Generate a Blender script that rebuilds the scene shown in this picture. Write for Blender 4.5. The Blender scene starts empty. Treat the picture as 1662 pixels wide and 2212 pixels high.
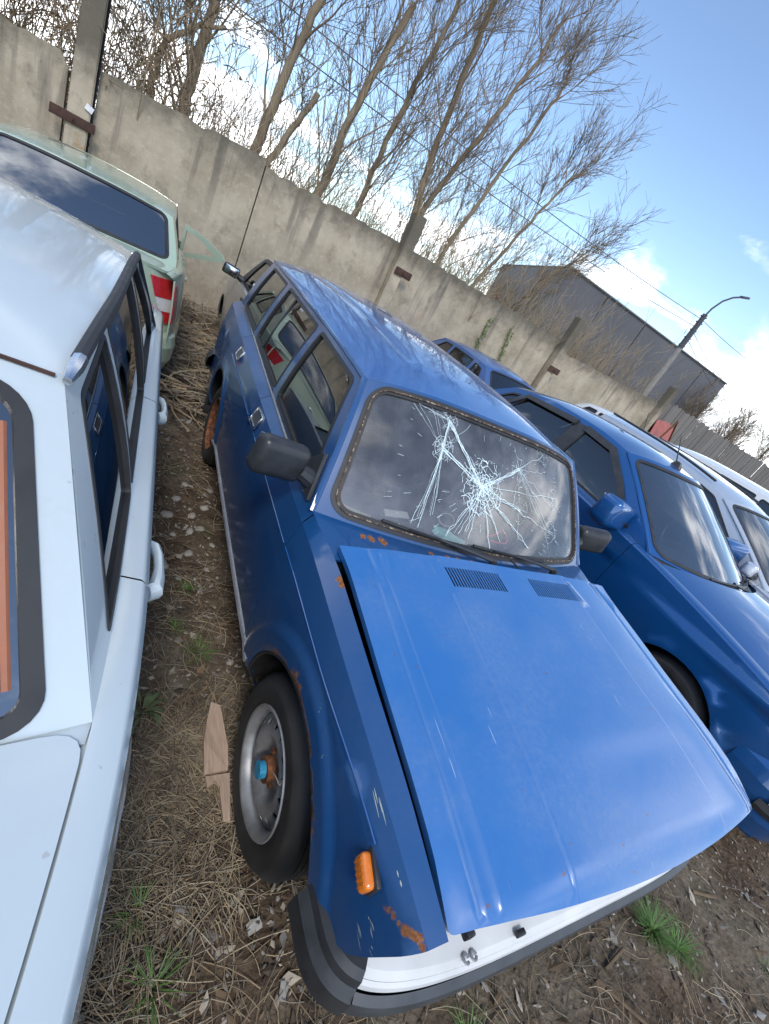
import bpy, bmesh, math, random
from mathutils import Vector, Matrix, noise
from mathutils.geometry import delaunay_2d_cdt

scene = bpy.context.scene
COL = scene.collection
R = math.radians
V = Vector

# ------------------------------------------------------------------ camera
CAM_POS = V((-1.33446, -0.68682, 1.66330))
RIGHT = V((0.82482988, -0.34380864, 0.44883325))
UP = V((-0.18421465, 0.58711259, 0.78826631))
FWD = V((0.53452842, 0.73286726, -0.42093342))
cam_data = bpy.data.cameras.new('camera')
cam = bpy.data.objects.new('camera', cam_data)
COL.objects.link(cam)
rot = Matrix((RIGHT, UP, -FWD)).transposed()
cam.matrix_world = Matrix.Translation(CAM_POS) @ rot.to_4x4()
cam_data.sensor_fit = 'HORIZONTAL'
cam_data.sensor_width = 36.0
cam_data.lens = 36.0 * 972.744 / 1662.0
cam_data.clip_start = 0.02
cam_data.clip_end = 3000.0
scene.camera = cam
scene.render.resolution_x = 769
scene.render.resolution_y = 1024

# ------------------------------------------------------------------ sky and sun
SUN_AZ = R(249.0)      # direction towards the sun, measured from +X towards +Y
SUN_EL = R(50.0)
world = bpy.data.worlds.new('World')
scene.world = world
world.use_nodes = True
wn, wl = world.node_tree.nodes, world.node_tree.links
wn.clear()
w_out = wn.new('ShaderNodeOutputWorld')
w_bg = wn.new('ShaderNodeBackground')
w_bg.inputs['Strength'].default_value = 0.15
sky = wn.new('ShaderNodeTexSky')
sky.sky_type = 'NISHITA'
sky.sun_disc = False
sky.sun_elevation = SUN_EL
sky.sun_rotation = R(90.0) - SUN_AZ
sky.air_density = 1.0
sky.dust_density = 0.25
sky.ozone_density = 2.2
w_tc = wn.new('ShaderNodeTexCoord')
w_sep = wn.new('ShaderNodeSeparateXYZ')
wl.new(w_tc.outputs['Generated'], w_sep.inputs[0])


def wmath(op, a, b=None, c=None, clamp=False):
    n = wn.new('ShaderNodeMath'); n.operation = op; n.use_clamp = clamp
    for i, x in enumerate((a, b, c)):
        if x is None:
            continue
        if isinstance(x, (int, float)):
            n.inputs[i].default_value = x
        else:
            wl.new(x, n.inputs[i])
    return n.outputs[0]


# clouds lie on a flat layer overhead: project the view direction on it
zz = wmath('MAXIMUM', w_sep.outputs['Z'], 0.0)
den = wmath('ADD', zz, 0.17)
cx = wmath('DIVIDE', w_sep.outputs['X'], den)
cy = wmath('DIVIDE', w_sep.outputs['Y'], den)
w_cmb = wn.new('ShaderNodeCombineXYZ')
wl.new(cx, w_cmb.inputs[0]); wl.new(cy, w_cmb.inputs[1])
w_cmb.inputs[2].default_value = 6.6
w_n1 = wn.new('ShaderNodeTexNoise')
w_n1.inputs['Scale'].default_value = 0.85
w_n1.inputs['Detail'].default_value = 9.0
w_n1.inputs['Roughness'].default_value = 0.56
w_n1.inputs['Distortion'].default_value = 0.35
wl.new(w_cmb.outputs[0], w_n1.inputs['Vector'])
# cumulus gather low over the horizon all the way round
low = wmath('SUBTRACT', 1.0, wmath('DIVIDE', zz, 0.29), clamp=True)
cover = wmath('ADD', w_n1.outputs['Fac'], wmath('MULTIPLY', low, 0.20))
mask = wn.new('ShaderNodeMapRange')
mask.interpolation_type = 'SMOOTHSTEP'
mask.inputs['From Min'].default_value = 0.55
mask.inputs['From Max'].default_value = 0.69
wl.new(cover, mask.inputs['Value'])
w_n2 = wn.new('ShaderNodeTexNoise')
w_n2.inputs['Scale'].default_value = 2.1
w_n2.inputs['Detail'].default_value = 6.0
wl.new(w_cmb.outputs[0], w_n2.inputs['Vector'])
w_cr = wn.new('ShaderNodeValToRGB')
w_cr.color_ramp.elements[0].position = 0.36
w_cr.color_ramp.elements[0].color = (6.6, 6.9, 7.4, 1)
w_cr.color_ramp.elements[1].position = 0.60
w_cr.color_ramp.elements[1].color = (14.5, 14.6, 14.8, 1)
wl.new(w_n2.outputs['Fac'], w_cr.inputs['Fac'])
w_mix = wn.new('ShaderNodeMix'); w_mix.data_type = 'RGBA'
wl.new(mask.outputs[0], w_mix.inputs['Factor'])
wl.new(sky.outputs[0], w_mix.inputs['A'])
wl.new(w_cr.outputs[0], w_mix.inputs['B'])
wl.new(w_mix.outputs['Result'], w_bg.inputs['Color'])
wl.new(w_bg.outputs[0], w_out.inputs['Surface'])

sun_data = bpy.data.lights.new('sun', 'SUN')
sun_data.energy = 1.3
sun_data.angle = R(15.0)
sun_data.color = (1.0, 0.955, 0.89)
sun = bpy.data.objects.new('sun', sun_data)
COL.objects.link(sun)
sdir = V((math.cos(SUN_EL) * math.cos(SUN_AZ), math.cos(SUN_EL) * math.sin(SUN_AZ), math.sin(SUN_EL)))
sun.rotation_euler = sdir.to_track_quat('Z', 'Y').to_euler()

scene.view_settings.view_transform = 'Standard'
scene.view_settings.look = 'None'
scene.view_settings.exposure = 0.72
scene.view_settings.gamma = 1.0
scene.view_settings.use_curve_mapping = False
scene.render.engine = 'CYCLES'
scene.cycles.max_bounces = 8
scene.cycles.transparent_max_bounces = 16
scene.cycles.caustics_reflective = False
scene.cycles.caustics_refractive = False

# ------------------------------------------------------------------ small helpers


def lerp(a, b, t):
    return a + (b - a) * t


def clamp(x, a=0.0, b=1.0):
    return max(a, min(b, x))


def sstep(a, b, x):
    t = clamp((x - a) / (b - a))
    return t * t * (3 - 2 * t)


def curve(pts, smooth=True):
    """monotone piecewise interpolation through (x, y) pairs"""
    n = len(pts)
    xs = [p[0] for p in pts]; ys = [p[1] for p in pts]
    d = [(ys[i + 1] - ys[i]) / (xs[i + 1] - xs[i]) for i in range(n - 1)]
    m = [d[0]] + [0.0 if d[i - 1] * d[i] <= 0 else 2 * d[i - 1] * d[i] / (d[i - 1] + d[i]) for i in range(1, n - 1)] + [d[-1]]

    def f(x):
        if x <= xs[0]:
            return ys[0] + m[0] * (x - xs[0]) if smooth else ys[0]
        if x >= xs[-1]:
            return ys[-1] + m[-1] * (x - xs[-1]) if smooth else ys[-1]
        i = 0
        while x > xs[i + 1]:
            i += 1
        h = xs[i + 1] - xs[i]
        t = (x - xs[i]) / h
        if not smooth:
            return lerp(ys[i], ys[i + 1], t)
        return ((2 * t**3 - 3 * t**2 + 1) * ys[i] + (t**3 - 2 * t**2 + t) * h * m[i]
                + (-2 * t**3 + 3 * t**2) * ys[i + 1] + (t**3 - t**2) * h * m[i + 1])
    return f


def tag(o, label=None, cat=None, group=None, kind=None):
    if label: o['label'] = label
    if cat: o['category'] = cat
    if group: o['group'] = group
    if kind: o['kind'] = kind
    return o


def empty(name, loc=(0, 0, 0), rz=0.0):
    o = bpy.data.objects.new(name, None)
    o.empty_display_size = 0.2
    COL.objects.link(o)
    o.location = loc
    o.rotation_euler = (0, 0, rz)
    return o


def link(name, me, parent=None):
    o = bpy.data.objects.new(name, me)
    COL.objects.link(o)
    if parent is not None:
        o.parent = parent
    return o


def mats_to(me, mats):
    if not isinstance(mats, (list, tuple)):
        mats = [mats]
    for m in mats:
        me.materials.append(m)


class PB:
    """curved sheet patches with analytic normals"""

    def __init__(s):
        s.v = []; s.n = []; s.f = []; s.mi = []

    def patch(s, outline, fn, out, res=0.05, holes=(), extra=(), xs=None, ys=None, flange=0.012, mi=0, seg=None, fdir=None, hflange=None):
        seg = seg or res
        pts = []; edges = []

        def loop(poly):
            base = len(pts)
            k = 0
            L = []
            for i, a in enumerate(poly):
                b = poly[(i + 1) % len(poly)]
                d = math.dist(a, b)
                n = max(1, int(math.ceil(d / seg - 1e-6)))
                for j in range(n):
                    L.append((lerp(a[0], b[0], j / n), lerp(a[1], b[1], j / n)))
            for p in L:
                pts.append(V(p))
            m = len(L)
            for i in range(m):
                edges.append((base + i, base + (i + 1) % m))
            return L
        OL = loop(outline)
        HL = [loop(h) for h in holes]
        HK = set((round(q[0], 5), round(q[1], 5)) for h in HL for q in h)
        x0 = min(p[0] for p in OL); x1 = max(p[0] for p in OL)
        y0 = min(p[1] for p in OL); y1 = max(p[1] for p in OL)
        if xs is None:
            n = max(1, int(math.ceil((x1 - x0) / res))); xs = [x0 + (x1 - x0) * i / n for i in range(1, n)]
        if ys is None:
            n = max(1, int(math.ceil((y1 - y0) / res))); ys = [y0 + (y1 - y0) * i / n for i in range(1, n)]
        cand = [(a, b) for a in xs for b in ys] + list(extra)
        allb = OL + [p for h in HL for p in h]
        cell = seg * 0.45
        grid = {}
        for p in allb:
            grid.setdefault((int(p[0] // cell), int(p[1] // cell)), []).append(p)
        for p in cand:
            if not inside(p, OL) or any(inside(p, h) for h in HL):
                continue
            gx, gy = int(p[0] // cell), int(p[1] // cell)
            if any(math.dist(p, q) < cell for i in (-1, 0, 1) for j in (-1, 0, 1) for q in grid.get((gx + i, gy + j), ())):
                continue
            pts.append(V(p))
        vo, eo, fo, _, _, _ = delaunay_2d_cdt(pts, edges, [], 1, 1e-7)
        base = len(s.v)
        P = []; N = []
        h = 4e-4
        for q in vo:
            a, b = q.x, q.y
            p = fn(a, b)
            du = fn(a + h, b) - fn(a - h, b)
            dv = fn(a, b + h) - fn(a, b - h)
            nn = du.cross(dv)
            if nn.length < 1e-14:
                nn = V(out)
            nn.normalize()
            o = out(a, b) if callable(out) else V(out)
            if nn.dot(o) < 0:
                nn = -nn
            P.append(V(p)); N.append(nn)
        F = []
        for f in fo:
            c = sum((vo[i] for i in f), V((0, 0))) / len(f)
            if not inside(c, OL) or any(inside(c, hh) for hh in HL):
                continue
            g = (P[f[1]] - P[f[0]]).cross(P[f[2]] - P[f[0]])
            if g.length < 1e-14:
                continue
            nn = N[f[0]] + N[f[1]] + N[f[2]]
            F.append(tuple(f) if g.dot(nn) > 0 else tuple(reversed(f)))
        s.v += P; s.n += N
        for f in F:
            s.f.append(tuple(base + i for i in f)); s.mi.append(mi)
        if flange:
            cnt = {}
            for f in F:
                for i in range(len(f)):
                    a, b = f[i], f[(i + 1) % len(f)]
                    cnt[(a, b)] = cnt.get((a, b), 0) + 1
            for (a, b) in list(cnt):
                if (b, a) in cnt:
                    continue
                e = P[b] - P[a]
                fl = flange
                if hflange is not None and all((round(vo[q].x, 5), round(vo[q].y, 5)) in HK for q in (a, b)):
                    fl = hflange
                da = V(fdir) * fl if fdir else N[a] * -fl
                db = V(fdir) * fl if fdir else N[b] * -fl
                on = e.cross(N[a] + N[b])
                if on.length < 1e-12:
                    continue
                on.normalize()
                k = len(s.v)
                s.v += [P[a], P[b], P[b] + db, P[a] + da]
                s.n += [on] * 4
                s.f.append((k + 1, k, k + 3, k + 2)); s.mi.append(mi)

    def grid(s, fn, nu, nv, u0=0., u1=1., v0=0., v1=1., out=None, mi=0, closed_u=False):
        base = len(s.v)
        P = []
        for i in range(nu + 1):
            for j in range(nv + 1):
                P.append(V(fn(lerp(u0, u1, i / nu), lerp(v0, v1, j / nv))))
        acc = [V((0, 0, 0)) for _ in P]
        F = []
        for i in range(nu):
            for j in range(nv):
                a = i * (nv + 1) + j; b = a + nv + 1
                f = (a, b, b + 1, a + 1)
                g = (P[f[2]] - P[f[0]]).cross(P[f[3]] - P[f[1]])
                F.append(f)
                for q in f:
                    acc[q] += g
        if closed_u:
            for j in range(nv + 1):
                t = acc[j] + acc[nu * (nv + 1) + j]
                acc[j] = t; acc[nu * (nv + 1) + j] = t
        flip = 1
        if out is not None:
            tot = 0
            for i, a in enumerate(acc):
                o = out(P[i]) if callable(out) else V(out)
                tot += a.dot(o)
            flip = 1 if tot > 0 else -1
        s.v += P
        s.n += [(a * flip).normalized() if a.length > 1e-15 else V((0, 0, 1)) for a in acc]
        for f in F:
            f = f if flip > 0 else tuple(reversed(f))
            s.f.append(tuple(base + i for i in f)); s.mi.append(mi)

    def build(s, name, mats, parent=None):
        me = bpy.data.meshes.new(name)
        me.from_pydata([tuple(v) for v in s.v], [], s.f)
        mats_to(me, mats)
        me.polygons.foreach_set('use_smooth', [True] * len(s.f))
        if any(s.mi):
            me.polygons.foreach_set('material_index', s.mi)
        me.update()
        me.normals_split_custom_set_from_vertices([tuple(n) for n in s.n])
        return link(name, me, parent)


def inside(p, poly):
    x, y = p[0], p[1]
    c = False
    j = len(poly) - 1
    for i in range(len(poly)):
        xi, yi = poly[i][0], poly[i][1]
        xj, yj = poly[j][0], poly[j][1]
        if (yi > y) != (yj > y) and x < (xj - xi) * (y - yi) / (yj - yi) + xi:
            c = not c
        j = i
    return c


def rrect(x0, x1, y0, y1, r, n=6, r4=None, ry=None):
    """rounded rectangle; r4 = corner radii (x0y0, x1y0, x1y1, x0y1)"""
    rs = r4 or (r, r, r, r)
    out = []
    k = 1.0 if ry is None else ry / r
    for (cx, cy, sx, sy, a0), q in zip(((x0, y0, 1, 1, 180), (x1, y0, -1, 1, 270), (x1, y1, -1, -1, 0), (x0, y1, 1, -1, 90)), rs):
        for i in range(n + 1):
            a = R(a0 + 90 * i / n)
            out.append((cx + sx * q + q * math.cos(a), cy + (sy * q + q * math.sin(a)) * k))
    return out


def round_poly(poly, r, n=5):
    out = []
    m = len(poly)
    rs = r if isinstance(r, (list, tuple)) else [r] * m
    for i in range(m):
        p = V(poly[i]); a = V(poly[i - 1]); b = V(poly[(i + 1) % m])
        q = rs[i]
        da = (a - p); db = (b - p)
        q = min(q, da.length * 0.45, db.length * 0.45)
        if q < 1e-5:
            out.append(tuple(p)); continue
        s = p + da.normalized() * q; e = p + db.normalized() * q
        for k in range(n + 1):
            t = k / n
            out.append(tuple(s * (1 - t)**2 + p * 2 * t * (1 - t) + e * t * t))
    return out


def offset_poly(poly, d):
    """move every edge inwards by d (convex-ish polygons)"""
    m = len(poly)
    area = sum(poly[i][0] * poly[(i + 1) % m][1] - poly[(i + 1) % m][0] * poly[i][1] for i in range(m))
    sg = 1 if area > 0 else -1
    out = []
    for i in range(m):
        p = V(poly[i]); a = (p - V(poly[i - 1])).normalized(); b = (V(poly[(i + 1) % m]) - p).normalized()
        na = V((-a.y, a.x)) * sg; nb = V((-b.y, b.x)) * sg
        k = na + nb
        k = k / max(0.25, k.dot(na))
        out.append(tuple(p + k * d))
    return out


class BB:
    """solid pieces in one bmesh"""

    def __init__(s):
        s.bm = bmesh.new()

    def box(s, c, size, rot=None, bevel=0.0, seg=2, mi=0):
        t = bmesh.new()
        bmesh.ops.create_cube(t, size=1.0)
        bmesh.ops.scale(t, vec=size, verts=t.verts)
        if bevel > 0:
            bmesh.ops.bevel(t, geom=list(t.edges), offset=bevel, segments=seg, profile=0.5, affect='EDGES', clamp_overlap=True)
        m = Matrix.Translation(V(c)) @ (rot.to_4x4() if rot is not None else Matrix.Identity(4))
        s._merge(t, m, mi)
        return s

    def _merge(s, t, m=None, mi=0):
        if m is not None:
            bmesh.ops.transform(t, matrix=m, verts=t.verts)
        vm = {v: s.bm.verts.new(v.co) for v in t.verts}
        for f in t.faces:
            try:
                nf = s.bm.faces.new([vm[v] for v in f.verts]); nf.material_index = mi
            except ValueError:
                pass
        t.free()

    def tube(s, pts, rad, n=8, cap=True, mi=0, flat=1.0):
        pts = [V(p) for p in pts]
        if not isinstance(rad, (list, tuple)):
            rad = [rad] * len(pts)
        prev = None
        rings = []
        for i, p in enumerate(pts):
            t = (pts[min(i + 1, len(pts) - 1)] - pts[max(i - 1, 0)])
            t = t.normalized() if t.length > 1e-9 else V((0, 0, 1))
            if prev is None:
                a = t.cross(V((0, 0, 1)))
                if a.length < 1e-3:
                    a = t.cross(V((1, 0, 0)))
            else:
                a = prev - t * prev.dot(t)
            a.normalize(); prev = a
            b = t.cross(a)
            rings.append([s.bm.verts.new(p + (a * math.cos(2 * math.pi * k / n) + b * math.sin(2 * math.pi * k / n) * flat) * rad[i]) for k in range(n)])
        for i in range(len(rings) - 1):
            for k in range(n):
                f = s.bm.faces.new((rings[i][k], rings[i][(k + 1) % n], rings[i + 1][(k + 1) % n], rings[i + 1][k])); f.material_index = mi
        if cap:
            for r_, rev in ((rings[0], True), (rings[-1], False)):
                f = s.bm.faces.new(list(reversed(r_)) if rev else r_); f.material_index = mi
        return s

    def lathe(s, prof, n=32, m=None, mi=0, cap=False):
        """prof: (radius, axial) pairs around local X axis"""
        t = bmesh.new()
        rings = []
        for (r_, ax) in prof:
            if r_ < 1e-6:
                rings.append([t.verts.new((ax, 0, 0))])
            else:
                rings.append([t.verts.new((ax, r_ * math.cos(2 * math.pi * k / n), r_ * math.sin(2 * math.pi * k / n))) for k in range(n)])
        for i in range(len(rings) - 1):
            A, B = rings[i], rings[i + 1]
            for k in range(n):
                if len(A) == 1 and len(B) == 1:
                    continue
                if len(A) == 1:
                    t.faces.new((A[0], B[k], B[(k + 1) % n]))
                elif len(B) == 1:
                    t.faces.new((A[k], A[(k + 1) % n], B[0]))
                else:
                    t.faces.new((A[k], A[(k + 1) % n], B[(k + 1) % n], B[k]))
        bmesh.ops.recalc_face_normals(t, faces=t.faces)
        s._merge(t, m, mi)
        return s

    def prism(s, poly, fn, d, mi=0):
        """poly in 2D, fn maps (a, b, depth) to 3D"""
        f0 = [s.bm.verts.new(fn(a, b, 0)) for a, b in poly]
        f1 = [s.bm.verts.new(fn(a, b, d)) for a, b in poly]
        n = len(poly)
        fs = [s.bm.faces.new(f0), s.bm.faces.new(list(reversed(f1)))]
        for i in range(n):
            fs.append(s.bm.faces.new((f0[(i + 1) % n], f0[i], f1[i], f1[(i + 1) % n])))
        for f in fs:
            f.material_index = mi
        return s

    def build(s, name, mats, parent=None, smooth=35.0, recalc=True):
        if recalc:
            bmesh.ops.recalc_face_normals(s.bm, faces=s.bm.faces)
        me = bpy.data.meshes.new(name)
        s.bm.to_mesh(me)
        s.bm.free()
        mats_to(me, mats)
        if smooth:
            me.polygons.foreach_set('use_smooth', [True] * len(me.polygons))
            me.set_sharp_from_angle(angle=R(smooth))
        me.update()
        return link(name, me, parent)


def raw_mesh(name, verts, faces, mats, parent=None, smooth=False, mi=None):
    me = bpy.data.meshes.new(name)
    me.from_pydata(verts, [], faces)
    mats_to(me, mats)
    if smooth:
        me.polygons.foreach_set('use_smooth', [True] * len(faces))
    if mi:
        me.polygons.foreach_set('material_index', mi)
    me.update()
    return link(name, me, parent)


def copy_tree(o, parent=None):
    c = o.copy()
    COL.objects.link(c)
    c.parent = parent
    for ch in list(o.children):
        copy_tree(ch, c)
    return c


# ------------------------------------------------------------------ materials
class NT:
    def __init__(s, name):
        s.mat = bpy.data.materials.new(name)
        s.mat.use_nodes = True
        s.n = s.mat.node_tree.nodes
        s.l = s.mat.node_tree.links
        s.b = s.n['Principled BSDF']
        s.out = s.n['Material Output']
        s._tc = None

    def co(s, kind='Object'):
        if s._tc is None:
            s._tc = s.n.new('ShaderNodeTexCoord')
        return s._tc.outputs[kind]

    def noise(s, scale, detail=5, rough=0.55, vec=None, dist=0.0, sc=None):
        n = s.n.new('ShaderNodeTexNoise')
        n.inputs['Scale'].default_value = scale
        n.inputs['Detail'].default_value = detail
        n.inputs['Roughness'].default_value = rough
        n.inputs['Distortion'].default_value = dist
        v = vec if vec is not None else s.co()
        if sc is not None:
            v = s.mapping(v, sc)
        s.l.new(v, n.inputs['Vector'])
        return n.outputs['Fac']

    def voronoi(s, scale, feature='F1', out='Distance', vec=None, rnd=1.0):
        n = s.n.new('ShaderNodeTexVoronoi')
        n.feature = feature
        n.inputs['Scale'].default_value = scale
        n.inputs['Randomness'].default_value = rnd
        s.l.new(vec if vec is not None else s.co(), n.inputs['Vector'])
        return n.outputs[out]

    def mapping(s, v, sc=(1, 1, 1), loc=(0, 0, 0), rot=(0, 0, 0)):
        m = s.n.new('ShaderNodeMapping')
        m.inputs['Scale'].default_value = sc
        m.inputs['Location'].default_value = loc
        m.inputs['Rotation'].default_value = rot
        s.l.new(v, m.inputs['Vector'])
        return m.outputs[0]

    def math(s, op, a, b=None, c=None, clamp=False):
        n = s.n.new('ShaderNodeMath'); n.operation = op; n.use_clamp = clamp
        for i, x in enumerate((a, b, c)):
            if x is None: continue
            if isinstance(x, (int, float)): n.inputs[i].default_value = x
            else: s.l.new(x, n.inputs[i])
        return n.outputs[0]

    def ramp(s, f, *stops):
        n = s.n.new('ShaderNodeValToRGB')
        e = n.color_ramp.elements
        while len(e) < len(stops): e.new(0.5)
        for i, (p, c) in enumerate(stops):
            e[i].position = p
            e[i].color = tuple(c) + (1,) if len(c) == 3 else c
        s.l.new(f, n.inputs['Fac'])
        return n.outputs['Color']

    def rng(s, f, a, b, c=0.0, d=1.0, smooth=True):
        n = s.n.new('ShaderNodeMapRange')
        if smooth: n.interpolation_type = 'SMOOTHSTEP'
        for k, x in zip(('From Min', 'From Max', 'To Min', 'To Max'), (a, b, c, d)):
            n.inputs[k].default_value = x
        s.l.new(f, n.inputs['Value'])
        return n.outputs[0]

    def mix(s, f, a, b, mode='MIX'):
        n = s.n.new('ShaderNodeMix'); n.data_type = 'RGBA'; n.blend_type = mode
        for k, x in (('Factor', f), ('A', a), ('B', b)):
            if isinstance(x, (int, float)): n.inputs[k].default_value = x
            elif isinstance(x, tuple): n.inputs[k].default_value = x + (1,) if len(x) == 3 else x
            else: s.l.new(x, n.inputs[k])
        return n.outputs['Result']

    def set(s, **kw):
        names = dict(color='Base Color', rough='Roughness', metal='Metallic', coat='Coat Weight', coatr='Coat Roughness',
                     spec='Specular IOR Level', alpha='Alpha', trans='Transmission Weight', ior='IOR', sheen='Sheen Weight', emis='Emission Color', emstr='Emission Strength')
        for k, x in kw.items():
            i = s.b.inputs[names[k]]
            if isinstance(x, (int, float)): i.default_value = x
            elif isinstance(x, tuple): i.default_value = x + (1,) if len(x) == 3 else x
            else: s.l.new(x, i)
        return s

    def bump(s, h, strength=0.3, dist=0.01):
        n = s.n.new('ShaderNodeBump')
        n.inputs['Strength'].default_value = strength
        n.inputs['Distance'].default_value = dist
        s.l.new(h, n.inputs['Height'])
        s.l.new(n.outputs[0], s.b.inputs['Normal'])
        return n


def simple(name, color, rough=0.5, metal=0.0, var=0.12, scale=30.0, bump=0.0, spec=0.5, coat=0.0):
    t = NT(name)
    f = t.noise(scale, 4)
    lo = tuple(c * (1 - var) for c in color); hi = tuple(min(1, c * (1 + var)) for c in color)
    t.set(color=t.ramp(f, (0.3, lo), (0.7, hi)), rough=t.rng(f, 0.3, 0.7, rough * 0.85, min(1, rough * 1.15)), metal=metal, spec=spec, coat=coat)
    if bump:
        t.bump(t.noise(scale * 3, 3), bump, 0.004)
    return t.mat


def paint(name, color, dust=(0.32, 0.30, 0.27), dust_amt=0.25, rough=0.42, coatr=0.06, metal=0.0, coat=1.0, rust=(), scratch=0.0, wav=0.04, fade=0.0, spots=0.0):
    t = NT(name)
    n1 = t.noise(2.3, 5, 0.6)
    n2 = t.noise(60, 5, 0.7)
    d = t.math('MULTIPLY', t.rng(n1, 0.35, 0.75), t.rng(n2, 0.35, 0.7, 0.35, 1.0))
    d = t.math('MULTIPLY', d, dust_amt)
    col = t.mix(d, tuple(color), tuple(dust))
    if fade:
        hi = tuple(lerp(c, 0.5, 0.18) for c in color)
        col = t.mix(t.rng(t.noise(1.1, 3), 0.4, 0.7, 0, fade), col, hi)
    crough = t.rng(n1, 0.3, 0.8, coatr, coatr * 2.6 + 0.03)
    cw = t.math('SUBTRACT', coat, t.math('MULTIPLY', d, 0.8))
    if scratch:
        s1 = t.noise(1.0, 2, 0.5, sc=(160, 2.2, 30))
        s2 = t.noise(3.0, 2, 0.5)
        sm = t.math('MULTIPLY', t.rng(s1, 0.735, 0.76), t.rng(s2, 0.5, 0.6))
        col = t.mix(t.math('MULTIPLY', sm, scratch), col, (0.55, 0.62, 0.68))
    if spots:
        sp = t.rng(t.noise(45, 2, 0.5), 0.735, 0.755, 0, spots)
        col = t.mix(sp, col, (0.16, 0.07, 0.03))
    if rust:
        wob = t.noise(42, 6, 0.72)
        tot = None
        for (x, y, z, r_) in rust:
            vd = t.n.new('ShaderNodeVectorMath'); vd.operation = 'DISTANCE'
            t.l.new(t.co(), vd.inputs[0]); vd.inputs[1].default_value = (x, y, z)
            m = t.math('SUBTRACT', t.math('MULTIPLY_ADD', wob, r_ * 3.2, r_ * -0.65), vd.outputs['Value'])
            tot = m if tot is None else t.math('MAXIMUM', tot, m)
        rm = t.rng(tot, -0.0015, 0.0025)
        rc = t.ramp(t.noise(130, 4), (0.3, (0.10, 0.035, 0.014)), (0.55, (0.27, 0.10, 0.032)), (0.75, (0.40, 0.19, 0.07)))
        col = t.mix(rm, col, rc)
        cw = t.math('MULTIPLY', cw, t.math('SUBTRACT', 1.0, rm), clamp=True)
        t.set(rough=t.math('MULTIPLY_ADD', rm, 0.5, rough))
    else:
        t.set(rough=rough)
    t.set(color=col, metal=metal, coat=cw, coatr=crough)
    if wav:
        t.bump(t.noise(5.0, 2), wav, 0.01)
    return t.mat


def glass(name, tint=(0.5, 0.55, 0.55), film=0.12, filmcol=(0.25, 0.27, 0.28), ior=1.5, rough=0.0, boost=1.0):
    """thin pane: Fresnel mirror over a tinted clear sheet with a dusty film (plus painted grey reflection in glass_ws)"""
    t = NT(name)
    t.n.remove(t.b)
    fr = t.n.new('ShaderNodeFresnel'); fr.inputs['IOR'].default_value = ior
    gl = t.n.new('ShaderNodeBsdfGlossy'); gl.inputs['Roughness'].default_value = rough
    tr = t.n.new('ShaderNodeBsdfTransparent'); tr.inputs['Color'].default_value = tuple(tint) + (1,)
    df = t.n.new('ShaderNodeBsdfDiffuse'); df.inputs['Color'].default_value = tuple(filmcol) + (1,)
    m1 = t.n.new('ShaderNodeMixShader'); m2 = t.n.new('ShaderNodeMixShader')
    f = t.rng(t.noise(3.0, 5, 0.65), 0.3, 0.75, film * 0.35, film * 1.5)
    t.l.new(f, m1.inputs[0]); t.l.new(tr.outputs[0], m1.inputs[1]); t.l.new(df.outputs[0], m1.inputs[2])
    k = t.math('MULTIPLY', fr.outputs[0], boost, clamp=True)
    t.l.new(k, m2.inputs[0]); t.l.new(m1.outputs[0], m2.inputs[1]); t.l.new(gl.outputs[0], m2.inputs[2])
    t.l.new(m2.outputs[0], t.out.inputs['Surface'])
    return t.mat


M = {}
M['rubber'] = simple('black_rubber', (0.022, 0.022, 0.023), 0.55, var=0.3, scale=12, bump=0.1)
M['tyre'] = simple('tyre_rubber', (0.028, 0.026, 0.025), 0.72, var=0.35, scale=9, bump=0.25)
M['plastic'] = simple('black_plastic', (0.03, 0.031, 0.033), 0.42, var=0.25, scale=20, bump=0.12)
M['plastic_grey'] = simple('grey_bumper_plastic', (0.055, 0.06, 0.065), 0.5, var=0.25, scale=14, bump=0.12)
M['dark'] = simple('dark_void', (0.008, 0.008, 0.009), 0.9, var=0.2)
M['cabin'] = simple('cabin_lining', (0.035, 0.036, 0.038), 0.8, var=0.25, scale=18)
M['seat'] = simple('seat_cloth', (0.06, 0.062, 0.066), 0.9, var=0.3, scale=40, bump=0.2)
M['seat_light'] = simple('pale_seat_cloth', (0.20, 0.20, 0.20), 0.9, var=0.2, scale=40, bump=0.2)
M['chrome'] = simple('chrome', (0.72, 0.72, 0.72), 0.16, metal=1.0, var=0.15, scale=25)
M['steel'] = simple('wheel_steel', (0.34, 0.34, 0.345), 0.42, metal=0.45, var=0.25, scale=16, bump=0.08)
M['alloy'] = simple('alloy_silver', (0.55, 0.56, 0.58), 0.3, metal=0.7, var=0.1, scale=10)
M['rust'] = None
t = NT('rusty_iron')
t.set(color=t.ramp(t.noise(38, 5, 0.65), (0.3, (0.05, 0.02, 0.012)), (0.52, (0.17, 0.062, 0.025)), (0.72, (0.34, 0.14, 0.05))), rough=0.88)
t.bump(t.noise(90, 4), 0.4, 0.004)
M['rust'] = t.mat
t = NT('dark_rusty_plate')
t.set(color=t.ramp(t.noise(20, 5, 0.65), (0.3, (0.035, 0.018, 0.013)), (0.7, (0.085, 0.038, 0.024))), rough=0.85)
M['rust_dark'] = t.mat
M['glass_side'] = glass('side_window_glass', (0.30, 0.34, 0.34), 0.05, (0.10, 0.11, 0.11), ior=2.0, boost=1.5)
M['glass_dark'] = glass('tinted_window_glass', (0.13, 0.15, 0.155), 0.04, (0.06, 0.07, 0.075), ior=1.9, boost=1.4)
M['glass_ws'] = glass('windscreen_glass', (0.74, 0.77, 0.76), 0.24, (0.50, 0.50, 0.51), ior=1.7, boost=1.3)  # pale film: dust plus the dull grey reflection put into its colour
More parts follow.
